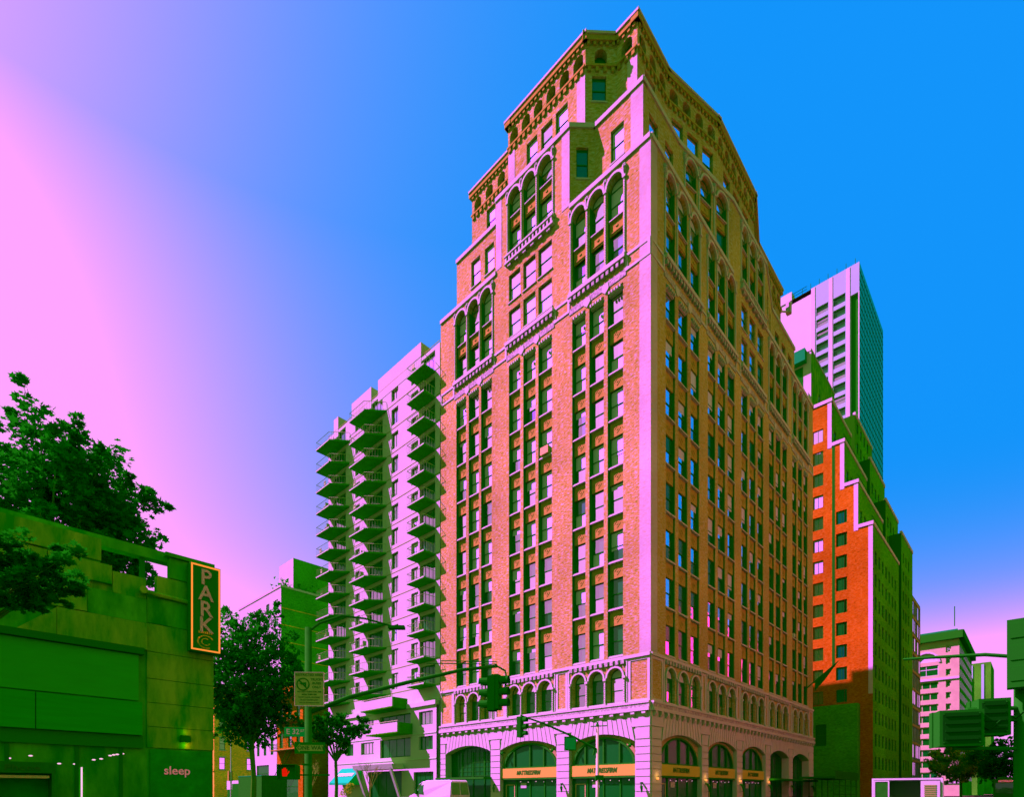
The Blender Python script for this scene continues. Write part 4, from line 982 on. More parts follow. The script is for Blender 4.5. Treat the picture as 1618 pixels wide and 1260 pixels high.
# the far side of the avenue: lit fronts that face the brick tower
for i, (v0, v1, z, m) in enumerate(((-8, 24, 38, 'opposite_stone'), (27, 62, 52, 'opposite_stone'), (78, 130, 44, 'opposite_stone'))):
    E_ = thing('facing_building', ['plain tan building across the avenue facing the corner', 'taller tan building across the avenue facing the tower', 'long tan building across the avenue facing the red tower'][i], 'building', gw(0, 0), TH)
    Fq = Fac((v1, -36), (v0, -36))
    ops = [(2+4*k, 3.7+4*k, 5+3.9*j, 7.3+3.9*j, 0) for k in range(int((Fq.L-4)/4)) for j in range(int((z-8)/3.9))]
    wall(Fq, 0, z, ops, .25, m, E_, 'wall')
    gb = MB(); gb.quad(Fq.pt(0, 0, -.24), Fq.pt(Fq.L, 0, -.24), Fq.pt(Fq.L, z, -.24), Fq.pt(0, z, -.24)); gb.build('glazing', 'glass_mid', E_)
    for p, q in (((v0, -36), (v0, -56)), ((v0, -56), (v1, -56)), ((v1, -56), (v1, -36))): wall(Fac(p, q), 0, z, [], .2, m, E_, 'wall')
    MB().quad((v0, -36, z), (v1, -36, z), (v1, -56, z), (v0, -56, z)).build('roof', 'roof_tar', E_)

# ------------------------------------------------------------------ PARK garage
G = thing('parking_garage', 'low shaded concrete parking garage with stepped panels and dark shop fascia', 'building', gw(0, 0), TH)
GE = -32.7
FG = Fac((-62, 0), (GE, 0)); sg = lambda v: v+62
e = FG.L
# front built as separate panels: (v0, v1, z0, z1, proud, material)
def gpanel(v0, v1, z0, z1, out, m, name='concrete_panel', g=.012):
    mb = MB(); a, b = sg(v0)+g, sg(v1)-g
    mb.prism([FG.pt(a, z0+g, out), FG.pt(b, z0+g, out), FG.pt(b, z1-g, out), FG.pt(a, z1-g, out)], (-FG.n.x*.3, -FG.n.y*.3, 0)); return mb.build(name, m, G)
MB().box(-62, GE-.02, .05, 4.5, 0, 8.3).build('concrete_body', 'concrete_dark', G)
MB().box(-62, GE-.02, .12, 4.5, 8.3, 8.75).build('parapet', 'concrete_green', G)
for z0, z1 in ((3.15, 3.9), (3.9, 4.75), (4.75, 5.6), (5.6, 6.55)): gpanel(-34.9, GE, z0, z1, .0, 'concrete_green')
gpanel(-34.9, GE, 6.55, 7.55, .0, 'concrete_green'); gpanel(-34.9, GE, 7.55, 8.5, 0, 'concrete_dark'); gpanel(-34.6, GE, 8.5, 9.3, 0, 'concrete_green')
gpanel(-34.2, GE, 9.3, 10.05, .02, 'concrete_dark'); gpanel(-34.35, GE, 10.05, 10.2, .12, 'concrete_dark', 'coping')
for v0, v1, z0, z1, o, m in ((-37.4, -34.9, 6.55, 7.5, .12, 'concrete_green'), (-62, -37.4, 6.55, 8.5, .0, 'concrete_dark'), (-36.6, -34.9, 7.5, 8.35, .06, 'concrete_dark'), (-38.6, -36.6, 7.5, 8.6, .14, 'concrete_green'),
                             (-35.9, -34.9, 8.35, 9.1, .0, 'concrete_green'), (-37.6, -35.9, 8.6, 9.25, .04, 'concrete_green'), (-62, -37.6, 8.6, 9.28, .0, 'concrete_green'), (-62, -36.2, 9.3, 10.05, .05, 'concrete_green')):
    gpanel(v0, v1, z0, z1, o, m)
mb = MB(); mb.prism([FG.pt(sg(-38.4), 6.55, .16), FG.pt(sg(-37.4), 6.55, .16), FG.pt(sg(-37.4), 7.45, .16)], (-FG.n.x*.15, -FG.n.y*.15, 0)); mb.build('sloped_panel', 'concrete_green', G)
gpanel(-62, -35.0, 6.35, 6.6, .22, 'dark_metal', 'canopy_edge')
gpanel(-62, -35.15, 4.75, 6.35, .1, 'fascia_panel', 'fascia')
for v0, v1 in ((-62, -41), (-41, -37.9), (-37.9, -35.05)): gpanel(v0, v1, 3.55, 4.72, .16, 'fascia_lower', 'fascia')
gpanel(-62, -35.0, 3.1, 3.55, .05, 'shop_dark', 'shop_soffit')
# beam and post on the roof, dome vent
MB().box(-40, -33.9, .3, .7, 9.95, 10.3).build('roof_beam', 'concrete_dark', G); MB().box(-35.0, -34.85, .4, .55, 8.7, 9.95).box(-38.2, -37.9, .4, .6, 8.7, 9.95).build('beam_post', 'dark_metal', G)
MB().lathe([(.62, 0), (.6, .25), (.48, .5), (.28, .66), (.05, .72)], 16, (-36.1, 1.6, 9.0)).build('dome_vent', 'sign_grey', G, smooth=True)
MB().tube([(-35.0, -.08, 8.6), (-33.6, -.08, 8.55)], .08, 6).tube([(-35.05, -.1, 8.6), (-35.05, -.3, 8.6)], .13, 8).build('spout', 'concrete_green', G)
# shop window, ceiling lights and door
sw_ = MB().box(-62, -33, -.02, .04, .1, .35)
sw_.build('shop_sill', 'dark_metal', G)
for v0, v1 in ((-44, -41), (-40.9, -38.6), (-38.5, -36.9), (-36.8, -35.7), (-35.6, -35.0)):
    p = gpanel(v0, v1, .3, 3.1, -.06, 'glass_shop', 'shop_window'); 
for v in (-38.55, -36.85, -35.65): gpanel(v-.05, v+.05, .2, 3.1, .0, 'dark_metal', 'mullion', 0)
for i, (v, z) in enumerate([(-38.5, 2.62), (-38.0, 2.72), (-37.85, 2.42), (-37.3, 2.5), (-36.9, 2.5), (-36.4, 2.66), (-36.2, 2.7), (-35.95, 2.82), (-35.85, 2.85), (-35.75, 2.87), (-35.6, 2.9)]):
    MB().add([FG.pt(sg(v)+.055*math.cos(k*PI/4), z+.025*math.sin(k*PI/4), -.045) for k in range(8)], [tuple(range(8))]).build('shop_light', 'lamp_white', G)
MB().box(-36.75, -36.71, -.02, .02, .5, 2.4).build('light_tube', 'lamp_white', G)
wl_ = MB().box(-33.85, -33.55, -.2, .0, 3.4, 3.65).build('wall_lamp', 'dark_metal', G)
for z, en in ((3.3, .3), (3.78, .14)):
    l = bpy.data.lights.new('wall_lamp_glow', 'POINT'); l.energy = en; l.color = (1, .06, .02); l.shadow_soft_size = .05
    o = bpy.data.objects.new('wall_lamp_glow', l); COL.objects.link(o); o.location = gw(-33.7, -.12, z)
sp_ = MB().box(-34.8, -32.8, -.03, .0, .3, 3.1).build('shop_sign_glass', 'shopfront_void', G)
text('sign_lettering', 'sleep', .42, 'letter_pale', sp_, (-33.95, -.04, 2.35), (PI/2, 0, 0), .01)
ph = thing('phone_booth', 'green phone kiosk with a small overhead sign outside the dark shop', 'phone booth', gw(-38.35, -1.2, .14), TH)
MB().box(-.75, .75, -.4, .4, 2.0, 2.32).build('roof', 'green_metal', ph); MB().box(-.72, -.66, -.4, .4, 0, 2.0).box(.66, .72, -.4, .4, 0, 2.0).build('side_panel', 'green_metal', ph)
MB().box(-.66, .66, .3, .36, .4, 2.0).build('back_panel', 'shopfront_void', ph); MB().box(-.6, .6, -.42, -.38, 1.85, 1.93).build('light_strip', 'sign_grey', ph)
text('sign_lettering', 'Phone', .24, 'sign_black', ph, (0, -.41, 2.15), (PI/2, 0, 0), .008, 1.3)
# PARK sign, a box standing out from the wall
ps = thing('park_sign', 'upright black PARK sign with glowing orange border on the garage corner', 'sign', gw(-33.62, -.35, 0), TH)
def oz_(mb, a, b, z0, z1, y): mb.box(a, b, y-.03, y, z0, z1)
pb = MB().box(-.02, 1.0, -.1, .28, 6.75, 9.95).build('sign_box', 'shop_dark', ps)
nb2 = MB(); y = -.1
nb2.box(0, .05, y-.03, y, 6.78, 9.92); nb2.box(0.93, .98, y-.03, y, 6.78, 9.92); nb2.box(.05, .93, y-.03, y, 6.78, 6.83); nb2.box(.05, .93, y-.03, y, 9.87, 9.92)
nb2.build('neon_border', 'neon_orange', ps)
for i, ch in enumerate('PARK'): text('letter', ch, .78, 'sign_letter', ps, (.49, -.12, 9.47-.585*i), (PI/2, 0, 0), .02, .95)
em = MB()
for r0, r1, a0, a1 in ((.26, .31, .5, 5.2), (.13, .17, 1.0, 5.9)):
    for k in range(14):
        t0, t1 = a0+(a1-a0)*k/14, a0+(a1-a0)*(k+1)/14
        em.prism([(.49+r*.95*math.cos(t), -.1, 7.12+r*.8*math.sin(t)) for r, t in ((r0, t0), (r1, t0), (r1, t1), (r0, t1))], (0, -.02, 0))
em.build('emblem', 'brown_brick', ps)
dm = MB()
for i in range(7): dm.box(.24+.07*i, .29+.07*i, -.12, -.1, 7.42, 7.5)
dm.build('small_letters', 'brown_brick', ps)

# ------------------------------------------------------------------ trees
def leaf_cloud(mb, centers, n, size, star=False):
    for _ in range(n):
        c_, r = random.choice(centers)
        while True:
            d = Vector((random.uniform(-1, 1), random.uniform(-1, 1), random.uniform(-1, 1)))
            if d.length < 1: break
        p = Vector(c_)+Vector((d.x*r, d.y*r, d.z*r*.75))
        s_ = size*random.uniform(.6, 1.3)
        q = Matrix.Rotation(random.uniform(0, 6.28), 3, 'Z') @ Matrix.Rotation(random.uniform(-.9, .9)+random.choice((0, .9)), 3, 'X')
        if star:
            pr_ = [(0, -.45), (.22, -.2), (.55, -.25), (.34, .05), (.5, .38), (.17, .3), (0, .68), (-.17, .3), (-.5, .38), (-.34, .05), (-.55, -.25), (-.22, -.2)]
            mb.add([p]+[p+q@Vector((x*s_, y*s_, .12*s_*abs(x))) for x, y in pr_], [(0, k+1, (k+1) % 12+1) for k in range(12)])
        else:
            mb.add([p+q@Vector((x*s_, y*s_, 0)) for x, y in ((0, -.55), (.4, 0), (0, .6), (-.4, 0))], [(0, 1, 2, 3)])
def tree(label, loc, trunk_h, tr, crown, n, size, star=False, m='leaf_dark', sub=16, name='street_tree', seed=1, bare=0):
    random.seed(seed)
    t = thing(name, label, 'tree', loc)
    cs = []
    (cx_, cy_, cz_), (rx, ry, rz_) = crown
    tb = MB(); top = Vector((cx_*.3, cy_*.3, trunk_h))
    tb.tube([(0, 0, 0), (.05, .02, trunk_h*.5), tuple(top)], [tr, tr*.8, tr*.7], 8)
    for i in range(sub):
        a = 2*PI*i*.618; f = (i+.5)/sub; zz = -1+2*f; rr_ = math.sqrt(max(0, 1-zz*zz))
        k = random.uniform(.55, .98)
        e_ = Vector((cx_+rx*rr_*math.cos(a)*k, cy_+ry*rr_*math.sin(a)*k, cz_+rz_*zz*k))
        mid = top.lerp(e_, .5)+Vector((0, 0, .3))
        tb.tube([tuple(top), tuple(mid), tuple(e_)], [tr*.45, tr*.22, tr*.06], 5)
        r0 = min(rx, rz_)*random.uniform(.3, .44)
        for q_ in (.55, .75, .95): cs.append((mid.lerp(e_, q_*1.05), r0*(1.15-.5*q_)))
        cs.append((e_, r0*.7))
        for j in range(5):
            w_ = Vector((random.uniform(-1, 1), random.uniform(-1, 1), random.uniform(-.5, 1))).normalized()
            st_ = mid.lerp(e_, random.uniform(.4, 1)); L_ = r0*random.uniform(.7, 1.5); e2 = st_+w_*L_
            tb.tube([tuple(st_), tuple(e2)], [tr*.06, tr*.02], 3, False); cs.append((st_+w_*L_*.55, r0*.4)); cs.append((e2, r0*random.uniform(.16, .3)))
    tb.build('trunk', 'bark', t)
    cm = MB(); leaf_cloud(cm, cs, n, size, star); cm.build('crown', m, t)
    return t
tree('large dark leafy tree rising behind the roof of the PARK garage', gw(-37.2, 8.2, 0), 8.5, .28, ((2.1, 0, 13.3), (2.8, 3.4, 3.5)), 18500, .24, True, sub=38, seed=3)
tree('low leafy branches hanging in front of the PARK garage at the left edge', (-14.2, 13.2, .14), 4.6, .14, ((2.0, .4, 7.0), (2.0, 1.4, 1.0)), 6000, .16, True, sub=18, seed=21)
tree('dark leafy street tree between the PARK sign and the loft tower', (-16.9, 36.5, .14), 4.5, .2, ((-.3, 0, 8.8), (3.2, 2.8, 5.2)), 17000, .26, sub=38, seed=11)
tree('low dark tree in front of the pale apartment house, behind the no-turn sign', (-12.6, 40, .14), 3.6, .15, ((0, 0, 6.0), (2.6, 2, 1.4)), 3600, .26, sub=18, seed=5)
tree('sunlit tree beyond the signal boxes on the avenue', gw(105, -11, 0), 4, .22, ((0, 0, 7.6), (7.2, 6, 4.2)), 11000, .5, m='leaf_light', sub=26, seed=8)
tree('dark tree in the shade behind the near right signal pole', gw(92, -17.5, 0), 3.5, .22, ((0, 0, 7.2), (4.2, 4, 4.2)), 6000, .5, sub=20, seed=18)
tree('small sunlit bush tree in front of the brown tenement', gw(-14, 62, .1), 2.0, .1, ((0, 0, 4.4), (1.9, 1.9, 2.4)), 1300, .26, m='leaf_light', sub=10, seed=9)
def bare_tree(label, loc, h, m='twig', seed=2):
    random.seed(seed); t = thing('bare_tree', label, 'tree', loc); mb = MB()
    mb.tube([(0, 0, 0), (0, 0, h*.4)], [.07, .05], 6)
    def br(p, d, L, r, lv):
        q = p+d*L; mb.tube([tuple(p), tuple(q)], [r, r*.6], 4, False)
        if lv:
            for _ in range(3): br(p+d*L*random.uniform(.5, 1), (d+Vector((random.uniform(-.6, .6), random.uniform(-.6, .6), random.uniform(0, .5)))).normalized(), L*.62, r*.6, lv-1)
    for i in range(5): br(Vector((0, 0, h*(.3+.02*i))), Vector((math.cos(i*1.3)*.45, math.sin(i*1.3)*.45, 1)).normalized(), h*.3, .035, 3)
    mb.build('trunk', m, t)
bare_tree('thin bare pinkish sapling left of the teal awning', gw(-4.2, 48.5, .14), 6.2, seed=4)
bare_tree('thin bare sapling in front of the slanted white entrance', gw(-4.0, 34.5, .14), 5.4, seed=6)
sh = MB(); random.seed(12); leaf_cloud(sh, [((0, 0, 1.6), .8), ((.3, .2, 2.2), .6), ((-.4, .1, 1.1), .7)], 420, .2)
tag(sh.build('shrub', 'leaf_light', None, gw(-2.6, 42.0, .1)), 'yellow green shrub under the right end of the teal awning', 'plant')

# ------------------------------------------------------------------ signals and signs on the near left pole
def signal(parent_label, loc, rz, face='dark_metal', lens=True):
    t = thing('traffic_light', parent_label, 'traffic light', loc, rz)
    MB().box(-.18, .18, 0, .22, 0, 1.05).build('housing', 'dark_metal', t)
    for k in range(3):
        z = .18+.345*k; pts = []
        vz = MB(); n = 10
        o = len(vz.v)
        for yy in (-.28, 0):
            for i in range(n+1):
                a = PI*(-.15+1.3*i/n); vz.v.append((.15*math.cos(a), yy, z+.15*math.sin(a)))
        for i in range(n): vz.f.append((i, i+1, i+n+2, i+n+1))
        vz.build('visor', 'dark_metal', t)
        MB().lathe([(.12, 0), (.11, .03)], 12).build('lens', 'shop_dark', t, (0, 0, z)).rotation_euler = (PI/2, 0, 0)
    return t
def pxy(x, y, Y): return ((x-809)/884*Y, Y, 1.6+(1252-y)/884*Y)
PX, PY = -5.46, 15.0
lp = thing('signal_pole', 'dark street pole with long mast arm and curved lamp arm on the near left', 'street pole', (PX, PY, 0))
MB().lathe([(.24, 0), (.22, .5), (.105, .6), (.09, 6.0)], 10).build('pole', 'green_metal', lp, smooth=True)
MB().tube([(0, 0, 3.72), (1.0, .35, 4.2), (2.6, .95, 4.75), (4.0, 1.5, 5.2), (5.0, 2.0, 5.42)], [.065, .06, .055, .05, .05], 8).build('mast_arm', 'green_metal', lp, smooth=True)
MB().tube([(0, 0, 5.9), (.25, .1, 6.15), (.8, .3, 6.42), (1.4, .5, 6.4), (2.1, .7, 6.25)], [.04, .034, .03, .028, .026], 7).box(2.0, 2.45, .6, .8, 6.17, 6.25).build('lamp_arm', 'green_metal', lp, smooth=False)
MB().tube([(3.4, 1.3, 5.42), (5.0, 2.0, 5.55)], .015, 4).tube([(3.0, 1.1, 5.3), (5.0, 2.0, 5.48)], .015, 4).build('cable', 'dark_metal', lp)
MB().tube([(5.0, 2.0, 5.42), (5.25, 2.1, 5.3), (5.3, 2.1, 5.05), (5.2, 2.05, 4.6)], .03, 5).build('bracket', 'dark_metal', lp)
signal('right twin traffic light with visors facing right at the end of the left mast arm', (-.36, 17.0, 4.1), math.radians(72))
signal('left twin traffic light, seen edge on, at the end of the left mast arm', (-.72, 17.05, 4.06), math.radians(-100))
def sign(name, label, x, y0, y1, w, Y, m, rz=0, th=.02):
    c_ = pxy(x, y1, Y); h = (y1-y0)/884*Y
    t = thing(name, label, 'sign', c_, rz)
    MB().box(-w/2, w/2, -th, 0, 0, h).build('panel', m, t)
    return t, h
t, h = sign('restriction_sign', 'square grey no-left-turn RESTRICTED AREA sign on the near left pole', 489, 1063, 1117, .76, 14.7, 'sign_grey', math.radians(4))
q = MB()
for a, b, c_, d in ((-.38, .38, 0, .015), (-.38, .38, h-.015, h), (-.38, -.365, .015, h-.015), (.365, .38, .015, h-.015)): q.box(a, b, -.03, -.02, c_, d)
q.build('rim', 'letter_pale', t)
q = MB()
for k in range(20):
    a0, a1 = 2*PI*k/20, 2*PI*(k+1)/20
    q.prism([(-.16+r*math.cos(a), -.02, h*.64+r*math.sin(a)) for r, a in ((.14, a0), (.17, a0), (.17, a1), (.14, a1))], (0, -.008, 0))
q.prism([(-.27, -.02, h*.64+.09), (-.25, -.02, h*.64+.12), (-.05, -.02, h*.64-.1), (-.07, -.02, h*.64-.12)], (0, -.009, 0))
q.prism([(-.25, -.02, h*.64+.02), (-.19, -.02, h*.64+.07), (-.19, -.02, h*.64-.02)], (0, -.007, 0)); q.box(-.19, -.08, -.027, -.02, h*.64+.0, h*.64+.05); q.box(-.12, -.08, -.027, -.02, h*.64-.07, h*.64)
q.build('no_turn_symbol', 'dark_metal', t)
for body, sz, x, zf in (('RESTRICTED AREA', .085, 0, .915), ('TRUCKS', .085, .19, .78), ('BUSES', .085, .19, .67), ('ONLY', .085, .19, .56), ('NO LEFT TURN 7AM-7PM', .055, 0, .42), ('MON THRU FRI', .055, 0, .34), ('EXCEPT LOCAL DELIVERIES', .045, 0, .26), ('TRUCK ROUTES ONLY', .045, 0, .18), ('DEPT OF TRANSPORTATION', .04, 0, .1)):
    text('lettering', body, sz, 'dark_metal', t, (x, -.024, h*zf), (PI/2, 0, 0), .002)
t, h = sign('street_sign', 'small green E 32 street name sign on the near left pole', 465.5, 1150, 1165, .52, 14.7, 'sign_green', math.radians(6))
text('lettering', 'E 32', .19, 'letter_pale', t, (-.04, -.024, h*.5), (PI/2, 0, 0), .002); text('lettering', 'ST', .09, 'letter_pale', t, (.2, -.024, h*.6), (PI/2, 0, 0), .002)
t, h = sign('one_way_sign', 'dark ONE WAY arrow sign on the near left pole', 490, 1174, 1192, .78, 14.7, 'shop_dark', math.radians(4))
MB().prism([(-.35, -.02, h*.5), (-.26, -.02, h*.9), (-.26, -.02, h*.76), (.34, -.02, h*.76), (.34, -.02, h*.24), (-.26, -.02, h*.24), (-.26, -.02, h*.1)], (0, -.006, 0)).build('arrow', 'sign_grey', t)
text('lettering', 'ONE WAY', .15, 'sign_black', t, (.03, -.028, h*.5), (PI/2, 0, 0), .002, 1.0)
t, h = sign('pedestrian_signal', 'dark pedestrian signal with lit red hand on the near left pole', 461, 1211, 1233, .44, 14.7, 'shop_dark', math.radians(3), .25)
MB().box(-.24, .24, -.42, -.25, h, h+.02).box(-.24, -.22, -.42, -.25, 0, h).box(.22, .24, -.42, -.25, 0, h).build('hood', 'dark_metal', t)
hd = MB(); hx = -.09
hd.prism([(hx-.06, -.25, .08), (hx+.05, -.25, .08), (hx+.08, -.25, .17), (hx-.07, -.25, .17)], (0, -.01, 0))
for x0, x1, zt in ((-.07, -.04, .27), (-.034, -.006, .3), (0, .028, .3), (.034, .06, .26)): hd.box(hx+x0, hx+x1, -.26, -.25, .172, zt)
hd.prism([(hx+.06, -.25, .12), (hx+.12, -.25, .2), (hx+.1, -.25, .22), (hx+.075, -.25, .18)], (0, -.01, 0))
hd.build('red_hand', 'hand_red', t)
MB().box(-.02, 1.0, -.1, -.06, .1, .14).box(.3, .5, -.1, -.04, h, h+.05).build('bracket', 'dark_metal', t)

# ------------------------------------------------------------------ pale corner pole in front of the brick tower
CYp = 29.0; p0 = pxy(944, 1252, CYp)
cp = thing('corner_pole', 'slim pale street pole with a slanting arm in front of the right shop arch', 'street pole', (p0[0], CYp, 0))
MB().lathe([(.18, 0), (.16, .4), (.09, .5), (.075, 5.0)], 10).build('pole', 'pale_railing', cp, smooth=True)
MB().tube([(0, 0, 3.78), (-1.3, -.15, 4.45), (-2.8, -.3, 5.1), (-4.0, -.4, 5.5)], [.06, .055, .05, .04], 7).build('arm', 'dark_metal', cp)
MB().tube([(-.35, 0, 4.98), (.5, 0, 5.02)], .03, 5).tube([(-.2, .05, 3.5), (-.1, 0, 3.9)], .06, 5).build('crossbar', 'dark_metal', cp)
MB().box(-.12, .3, -.14, .05, 2.2, 2.45).build('signal_box', 'dark_metal', cp); MB().tube([(0, 0, 5.0), (0, 0, 5.22)], [.1, .02], 8).build('finial', 'dark_metal', cp)
o = signal('small three lens traffic light hanging from the slanting arm before the shops', pxy(825, 1166, 28.6), math.radians(60))
t, h = sign('hanging_sign', 'dark square sign hung under the slanting arm before the right shop', 901, 1165, 1187, .62, 28.8, 'shop_dark', math.radians(4))
MB().box(-.27, .27, -.024, -.02, .06, h-.06).build('sign_face', 'sign_green', t)

# ------------------------------------------------------------------ near right pole
rpX, rpY = pxy(1613, 1252, 8.8)[:2]
rp_ = thing('near_signal_pole', 'thick dark green signal pole at the right edge of the street', 'street pole', (rpX, rpY, 0))
MB().lathe([(.2, 0), (.18, .5), (.095, .6), (.085, 3.9)], 12).build('pole', 'dark_metal', rp_, smooth=True)
MB().tube([(0, 0, 3.72), (-.35, .25, 3.82), (-.9, .7, 3.88), (-1.15, 1.0, 3.92)], [.03, .03, .025, .02], 7).build('arm', 'dark_metal', rp_)
MB().tube([(0, 0, 2.92), (-.9, -.05, 2.88)], .035, 6).tube([(0, 0, 2.75), (-.5, -.05, 2.75)], .05, 6).tube([(0, 0, 2.28), (-1.1, -.05, 2.28)], .03, 6).build('bracket', 'dark_metal', rp_)
t = thing('traffic_light', 'large dark traffic light seen from behind at the right edge', 'traffic light', pxy(1617, 1089, 8.7), math.radians(150-12)); SIG = t
MB().box(-.19, .19, 0, .24, 0, 1.05).build('housing', 'dark_metal', t); MB().box(-.21, -.19, -.05, .29, .0, 1.05).build('back_rim', 'dark_metal', t)
for k in range(3): MB().lathe([(.16, 0), (.16, .25)], 12).build('visor', 'dark_metal', t, (0, 0, .18+.345*k)).rotation_euler = (PI/2, 0, 0)
for lab, x, y1, w, h in (('wide dark pedestrian signal seen from behind on the right pole bracket', 1514, 1181, .56, .56), ('narrow dark pedestrian signal box next to the right edge pole', 1565.5, 1164, .40, .57)):
    t = thing('pedestrian_signal', lab, 'traffic light', pxy(x, y1, 8.75), math.radians(-22))
    MB().box(-w/2, w/2, -.15, .15, 0, h).build('housing', 'dark_metal', t); MB().box(-w/2-.02, w/2+.02, .15, .3, h-.02, h+.01).box(-w/2-.02, -w/2, .15, .3, 0, h-.02).box(w/2, w/2+.02, .15, .3, 0, h-.02).build('hood', 'dark_metal', t)
    MB().box(-w/2+.04, w/2-.04, -.158, -.15, .04, h-.04).build('back_cover', 'signal_black', t)
    for z_ in (.1, .22, .34, .46): MB().box(-w/2+.07, w/2-.07, -.17, -.158, z_, z_+.03).build('cover_rib', 'signal_black', t)
    for sx in (-1, 1):
        for z_ in (.06, h-.06): MB().lathe([(.012, 0), (.012, .012)], 6).build('bolt', 'dark_metal', t, (sx*(w/2-.055), -.158, z_)).rotation_euler = (PI/2, 0, 0)
    MB().tube([(w/2, 0, h*.6), (w/2+.12, .02, h*.45), (w/2+.25, 0, h*.7)], .012, 5).build('cable', 'signal_black', t)

for z_ in (.1, .42, .76): MB().box(-.15, .15, .24, .252, z_, z_+.22).build('back_cover', 'dark_metal', bpy.data.objects['near_signal_pole'] if False else SIG)
for z_ in (.2, .85): MB().box(-.23, -.19, .05, .14, z_, z_+.07).build('latch', 'dark_metal', SIG)
# ------------------------------------------------------------------ vehicles
def wheels(t, pts, r=.36, w=.24):
    for x, y in pts:
        wm = MB().lathe([(r*.95, -w/2), (r, -w/4), (r, w/4), (r*.95, w/2)], 18).build('tyre', 'tyre_rubber', t, (x, y, r)); wm.rotation_euler = (PI/2, 0, 0)
        MB().lathe([(r*.6, -w/2-.01), (r*.55, w/2+.01)], 14).build('rim', 'van_grey', wm)
# white van driving left up the cross street; local x = forward
vn = thing('white_van', 'white cargo van with dark rear windows in front of the brick tower', 'van', gw(-11.6, 12.6, 0), TH+PI/2)
prof = [(-2.7, .45), (2.75, .45), (2.8, .95), (2.55, 1.25), (1.75, 1.5), (1.25, 2.2), (.9, 2.42), (.3, 2.5), (-2.45, 2.5), (-2.62, 2.4), (-2.72, 1.4)]
mb = MB(); n = len(prof)
rings = [(-1.0, .93, 0), (-.93, 1.0, 0), (.93, 1.0, 0), (1.0, .93, 0)]
for y, k, _ in rings:
    for x, z in prof: mb.v.append((x*(.985 if k < 1 else 1), y*(.86 if z > 2.3 else 1), .45+(z-.45)*(.97 if k < 1 else 1)))
for j in range(3):
    for i in range(n): mb.f.append((j*n+i, j*n+(i+1) % n, (j+1)*n+(i+1) % n, (j+1)*n+i))
mb.f.append(tuple(range(n-1, -1, -1))); mb.f.append(tuple(3*n+i for i in range(n)))
mb.build('body', 'van_white', vn)
MB().prism([(1.72, -.85, 1.53), (1.72, .85, 1.53), (1.27, .75, 2.18), (1.27, -.75, 2.18)], (.03, 0, .02)).build('windscreen', 'glass_dark', vn)
MB().prism([(-2.735, -.85, 1.35), (-2.735, -.06, 1.35), (-2.66, -.06, 2.28), (-2.66, -.78, 2.28)], (-.02, 0, 0)).prism([(-2.735, .06, 1.35), (-2.735, .85, 1.35), (-2.66, .78, 2.28), (-2.66, .06, 2.28)], (-.02, 0, 0)).build('rear_window', 'van_grey', vn)
for s_ in (-1, 1):
    MB().prism([(.7, s_*1.0, 1.45), (1.55, s_*1.0, 1.45), (1.15, s_*.9, 2.1), (.7, s_*.9, 2.15)], (0, s_*.012, 0)).build('side_window', 'glass_dark', vn)
    MB().box(1.45, 1.6, s_*1.05-.08, s_*1.05+.08, 1.4, 1.75).build('mirror', 'dark_metal', vn); MB().box(2.6, 2.82, s_*.75-.15, s_*.75+.15, .85, 1.05).build('headlight', 'glass_bright', vn)
wheels(vn, [(1.7, .9), (1.7, -.9), (-1.7, .9), (-1.7, -.9)])
# white delivery van on the avenue seen from behind
wv = thing('delivery_van', 'white framed back of a delivery van with dark open cargo bay on the avenue', 'van', pxy(1432, 1252, 24)[:2]+(0,), math.radians(-38))
H_ = 2.18
MB().box(-1.25, -1.17, 0, 4.5, .5, H_).box(1.17, 1.25, 0, 4.5, .5, H_).box(-1.17, 1.17, 0, 4.5, H_-.08, H_).box(-1.17, 1.17, 0, 4.5, .5, .6).box(-1.17, 1.17, 4.4, 4.5, .6, H_-.08).build('body', 'van_white', wv)
MB().box(-1.15, -.62, -.05, -.01, .65, H_-.12).build('door', 'green_metal', wv); MB().box(.5, 1.15, -.05, -.01, .65, H_-.12).build('door', 'white_paint', wv)
q = MB()
for i in range(12): q.box(.62, 1.02, -.07, -.05, .9+.085*i, .95+.085*i)
kind(q.build('louvre', 'grille', wv), 'stuff')
q = MB()
for (a, b, c_, d) in ((-1.17, -1.12, .62, H_-.1), (-.65, -.6, .62, H_-.1), (-1.12, -.65, H_-.15, H_-.1)): q.box(a, b, -.07, -.05, c_, d)
q.build('door_frame', 'white_paint', wv)
MB().box(-1.2, 1.2, 4.5, 6.0, .5, 1.5).build('cab', 'van_white', wv); wheels(wv, [(-.95, 1.0), (.95, 1.0), (-.95, 5.2), (.95, 5.2)]); 
for c_ in [x for x in wv.children if x.name.startswith('tyre')]: c_.rotation_euler = (PI/2, 0, PI/2)
# dark bus
bs = thing('city_bus', 'dark bus in the shade beyond the white delivery van on the avenue', 'bus', gw(46, -20, 0), TH)
MB().box(0, 11, -1.25, 1.25, .4, 3.1).box(.5, 9, -.9, .9, 3.1, 3.3).build('body', 'green_metal', bs)
for i in range(6): MB().box(.6+1.7*i, 2.1+1.7*i, -1.27, -1.25, 1.5, 2.6).build('window', 'glass_dark', bs)
MB().box(-.02, 0, -1.05, 1.05, 1.4, 2.6).build('rear_window', 'glass_dark', bs); wheels(bs, [(2, 1.1), (8.5, 1.1), (2, -1.1), (8.5, -1.1)], .48, .3)
MB().box(-.03, 0, -.8, .8, 2.72, 2.95).build('sign_panel', 'letter_pale', bs)
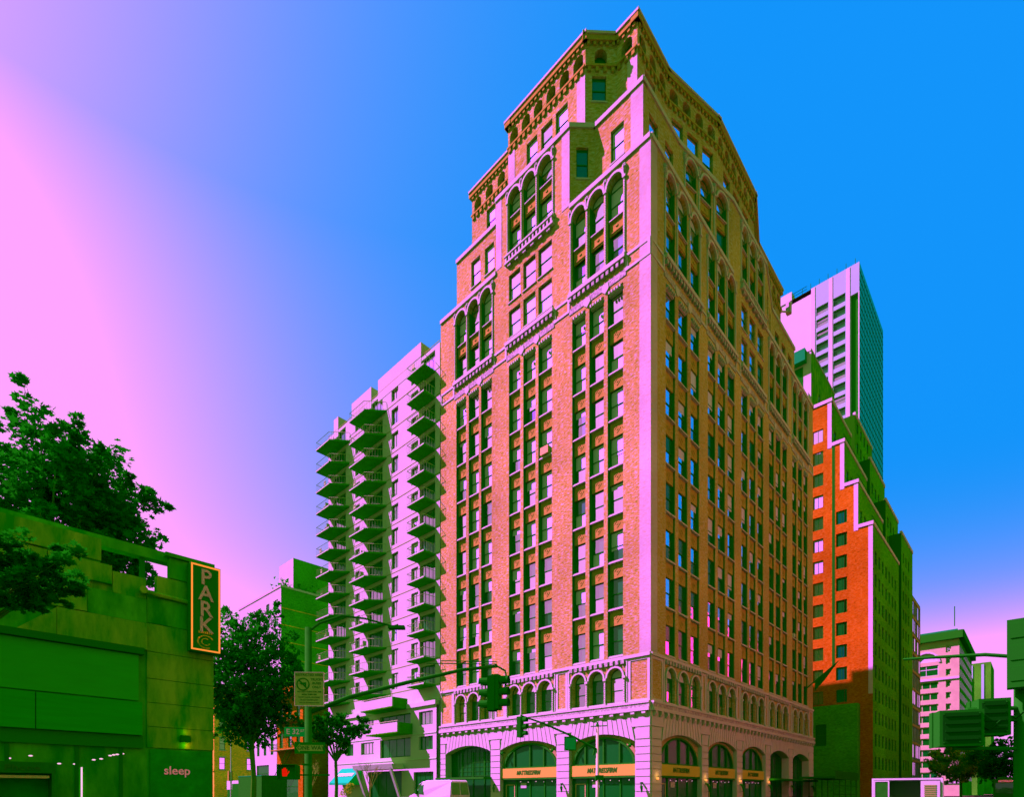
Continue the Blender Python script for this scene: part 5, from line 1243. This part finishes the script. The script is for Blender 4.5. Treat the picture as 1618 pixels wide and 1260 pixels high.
# dark lorry up the cross street behind the garage
tk = thing('box_truck', 'dark green box truck behind the garage corner on the cross street', 'truck', gw(-17.5, 33, 0), TH+PI/2)
MB().box(-3.5, 2, -1.2, 1.2, .8, 3.05).build('cargo_box', 'green_metal', tk); MB().box(2.1, 3.9, -1.1, 1.1, .5, 2.4).build('cab', 'dark_metal', tk)
MB().box(-3.52, 2.02, -1.22, 1.22, 3.05, 3.12).build('roof_rim', 'teal_paint', tk); MB().box(3.9, 3.92, -.95, .95, 1.5, 2.3).build('windscreen', 'glass_dark', tk); wheels(tk, [(-2, 1), (-2, -1), (3, 1), (3, -1)], .45, .28)
# far street pole with amber signal on the cross street, white hoarding
fp = thing('far_signal_pole', 'thin pale pole with a small amber signal before the brown tenement', 'street pole', gw(-12.5, 54, 0), TH)
MB().lathe([(.12, 0), (.08, 6.2), (.05, 8.6)], 8).build('pole', 'white_paint', fp); MB().box(-.25, .25, .1, .5, 3.0, 4.3).build('signal', 'orange_terracotta', fp)
hb = thing('white_hoarding', 'low white hoarding panels in front of the white townhouse', 'hoarding', gw(-9, 62, 0), TH)
for k in range(2): MB().box(-.05, .05, -3+3.1*k, .05+3.1*k, 1.9, 3.2).build('panel', 'white_paint', hb)
MB().box(-.03, .03, -2.9, 3.0, 0, 1.9).build('base_panel', 'dark_metal', hb)
# pavement shed on the avenue side
sd_ = thing('sidewalk_shed', 'dark green plywood sidewalk shed beside the end arch of the brick tower', 'scaffold', gw(36, -1.0, .14), TH)
MB().box(0, 12, -3.6, .4, 3.1, 3.35).box(0, 12, -3.65, -3.6, 3.0, 4.0).build('deck', 'green_metal', sd_)
for i in range(5):
    for y in (-3.4, .1): MB().tube([(.2+2.9*i, y, 0), (.2+2.9*i, y, 3.1)], .06, 6).build('post', 'green_metal', sd_)
MB().tube([(.2, -3.4, 1.1), (11.8, -3.4, 1.1)], .04, 5).tube([(.2, -3.4, 2.2), (11.8, -3.4, 2.2)], .04, 5).build('brace', 'green_metal', sd_)
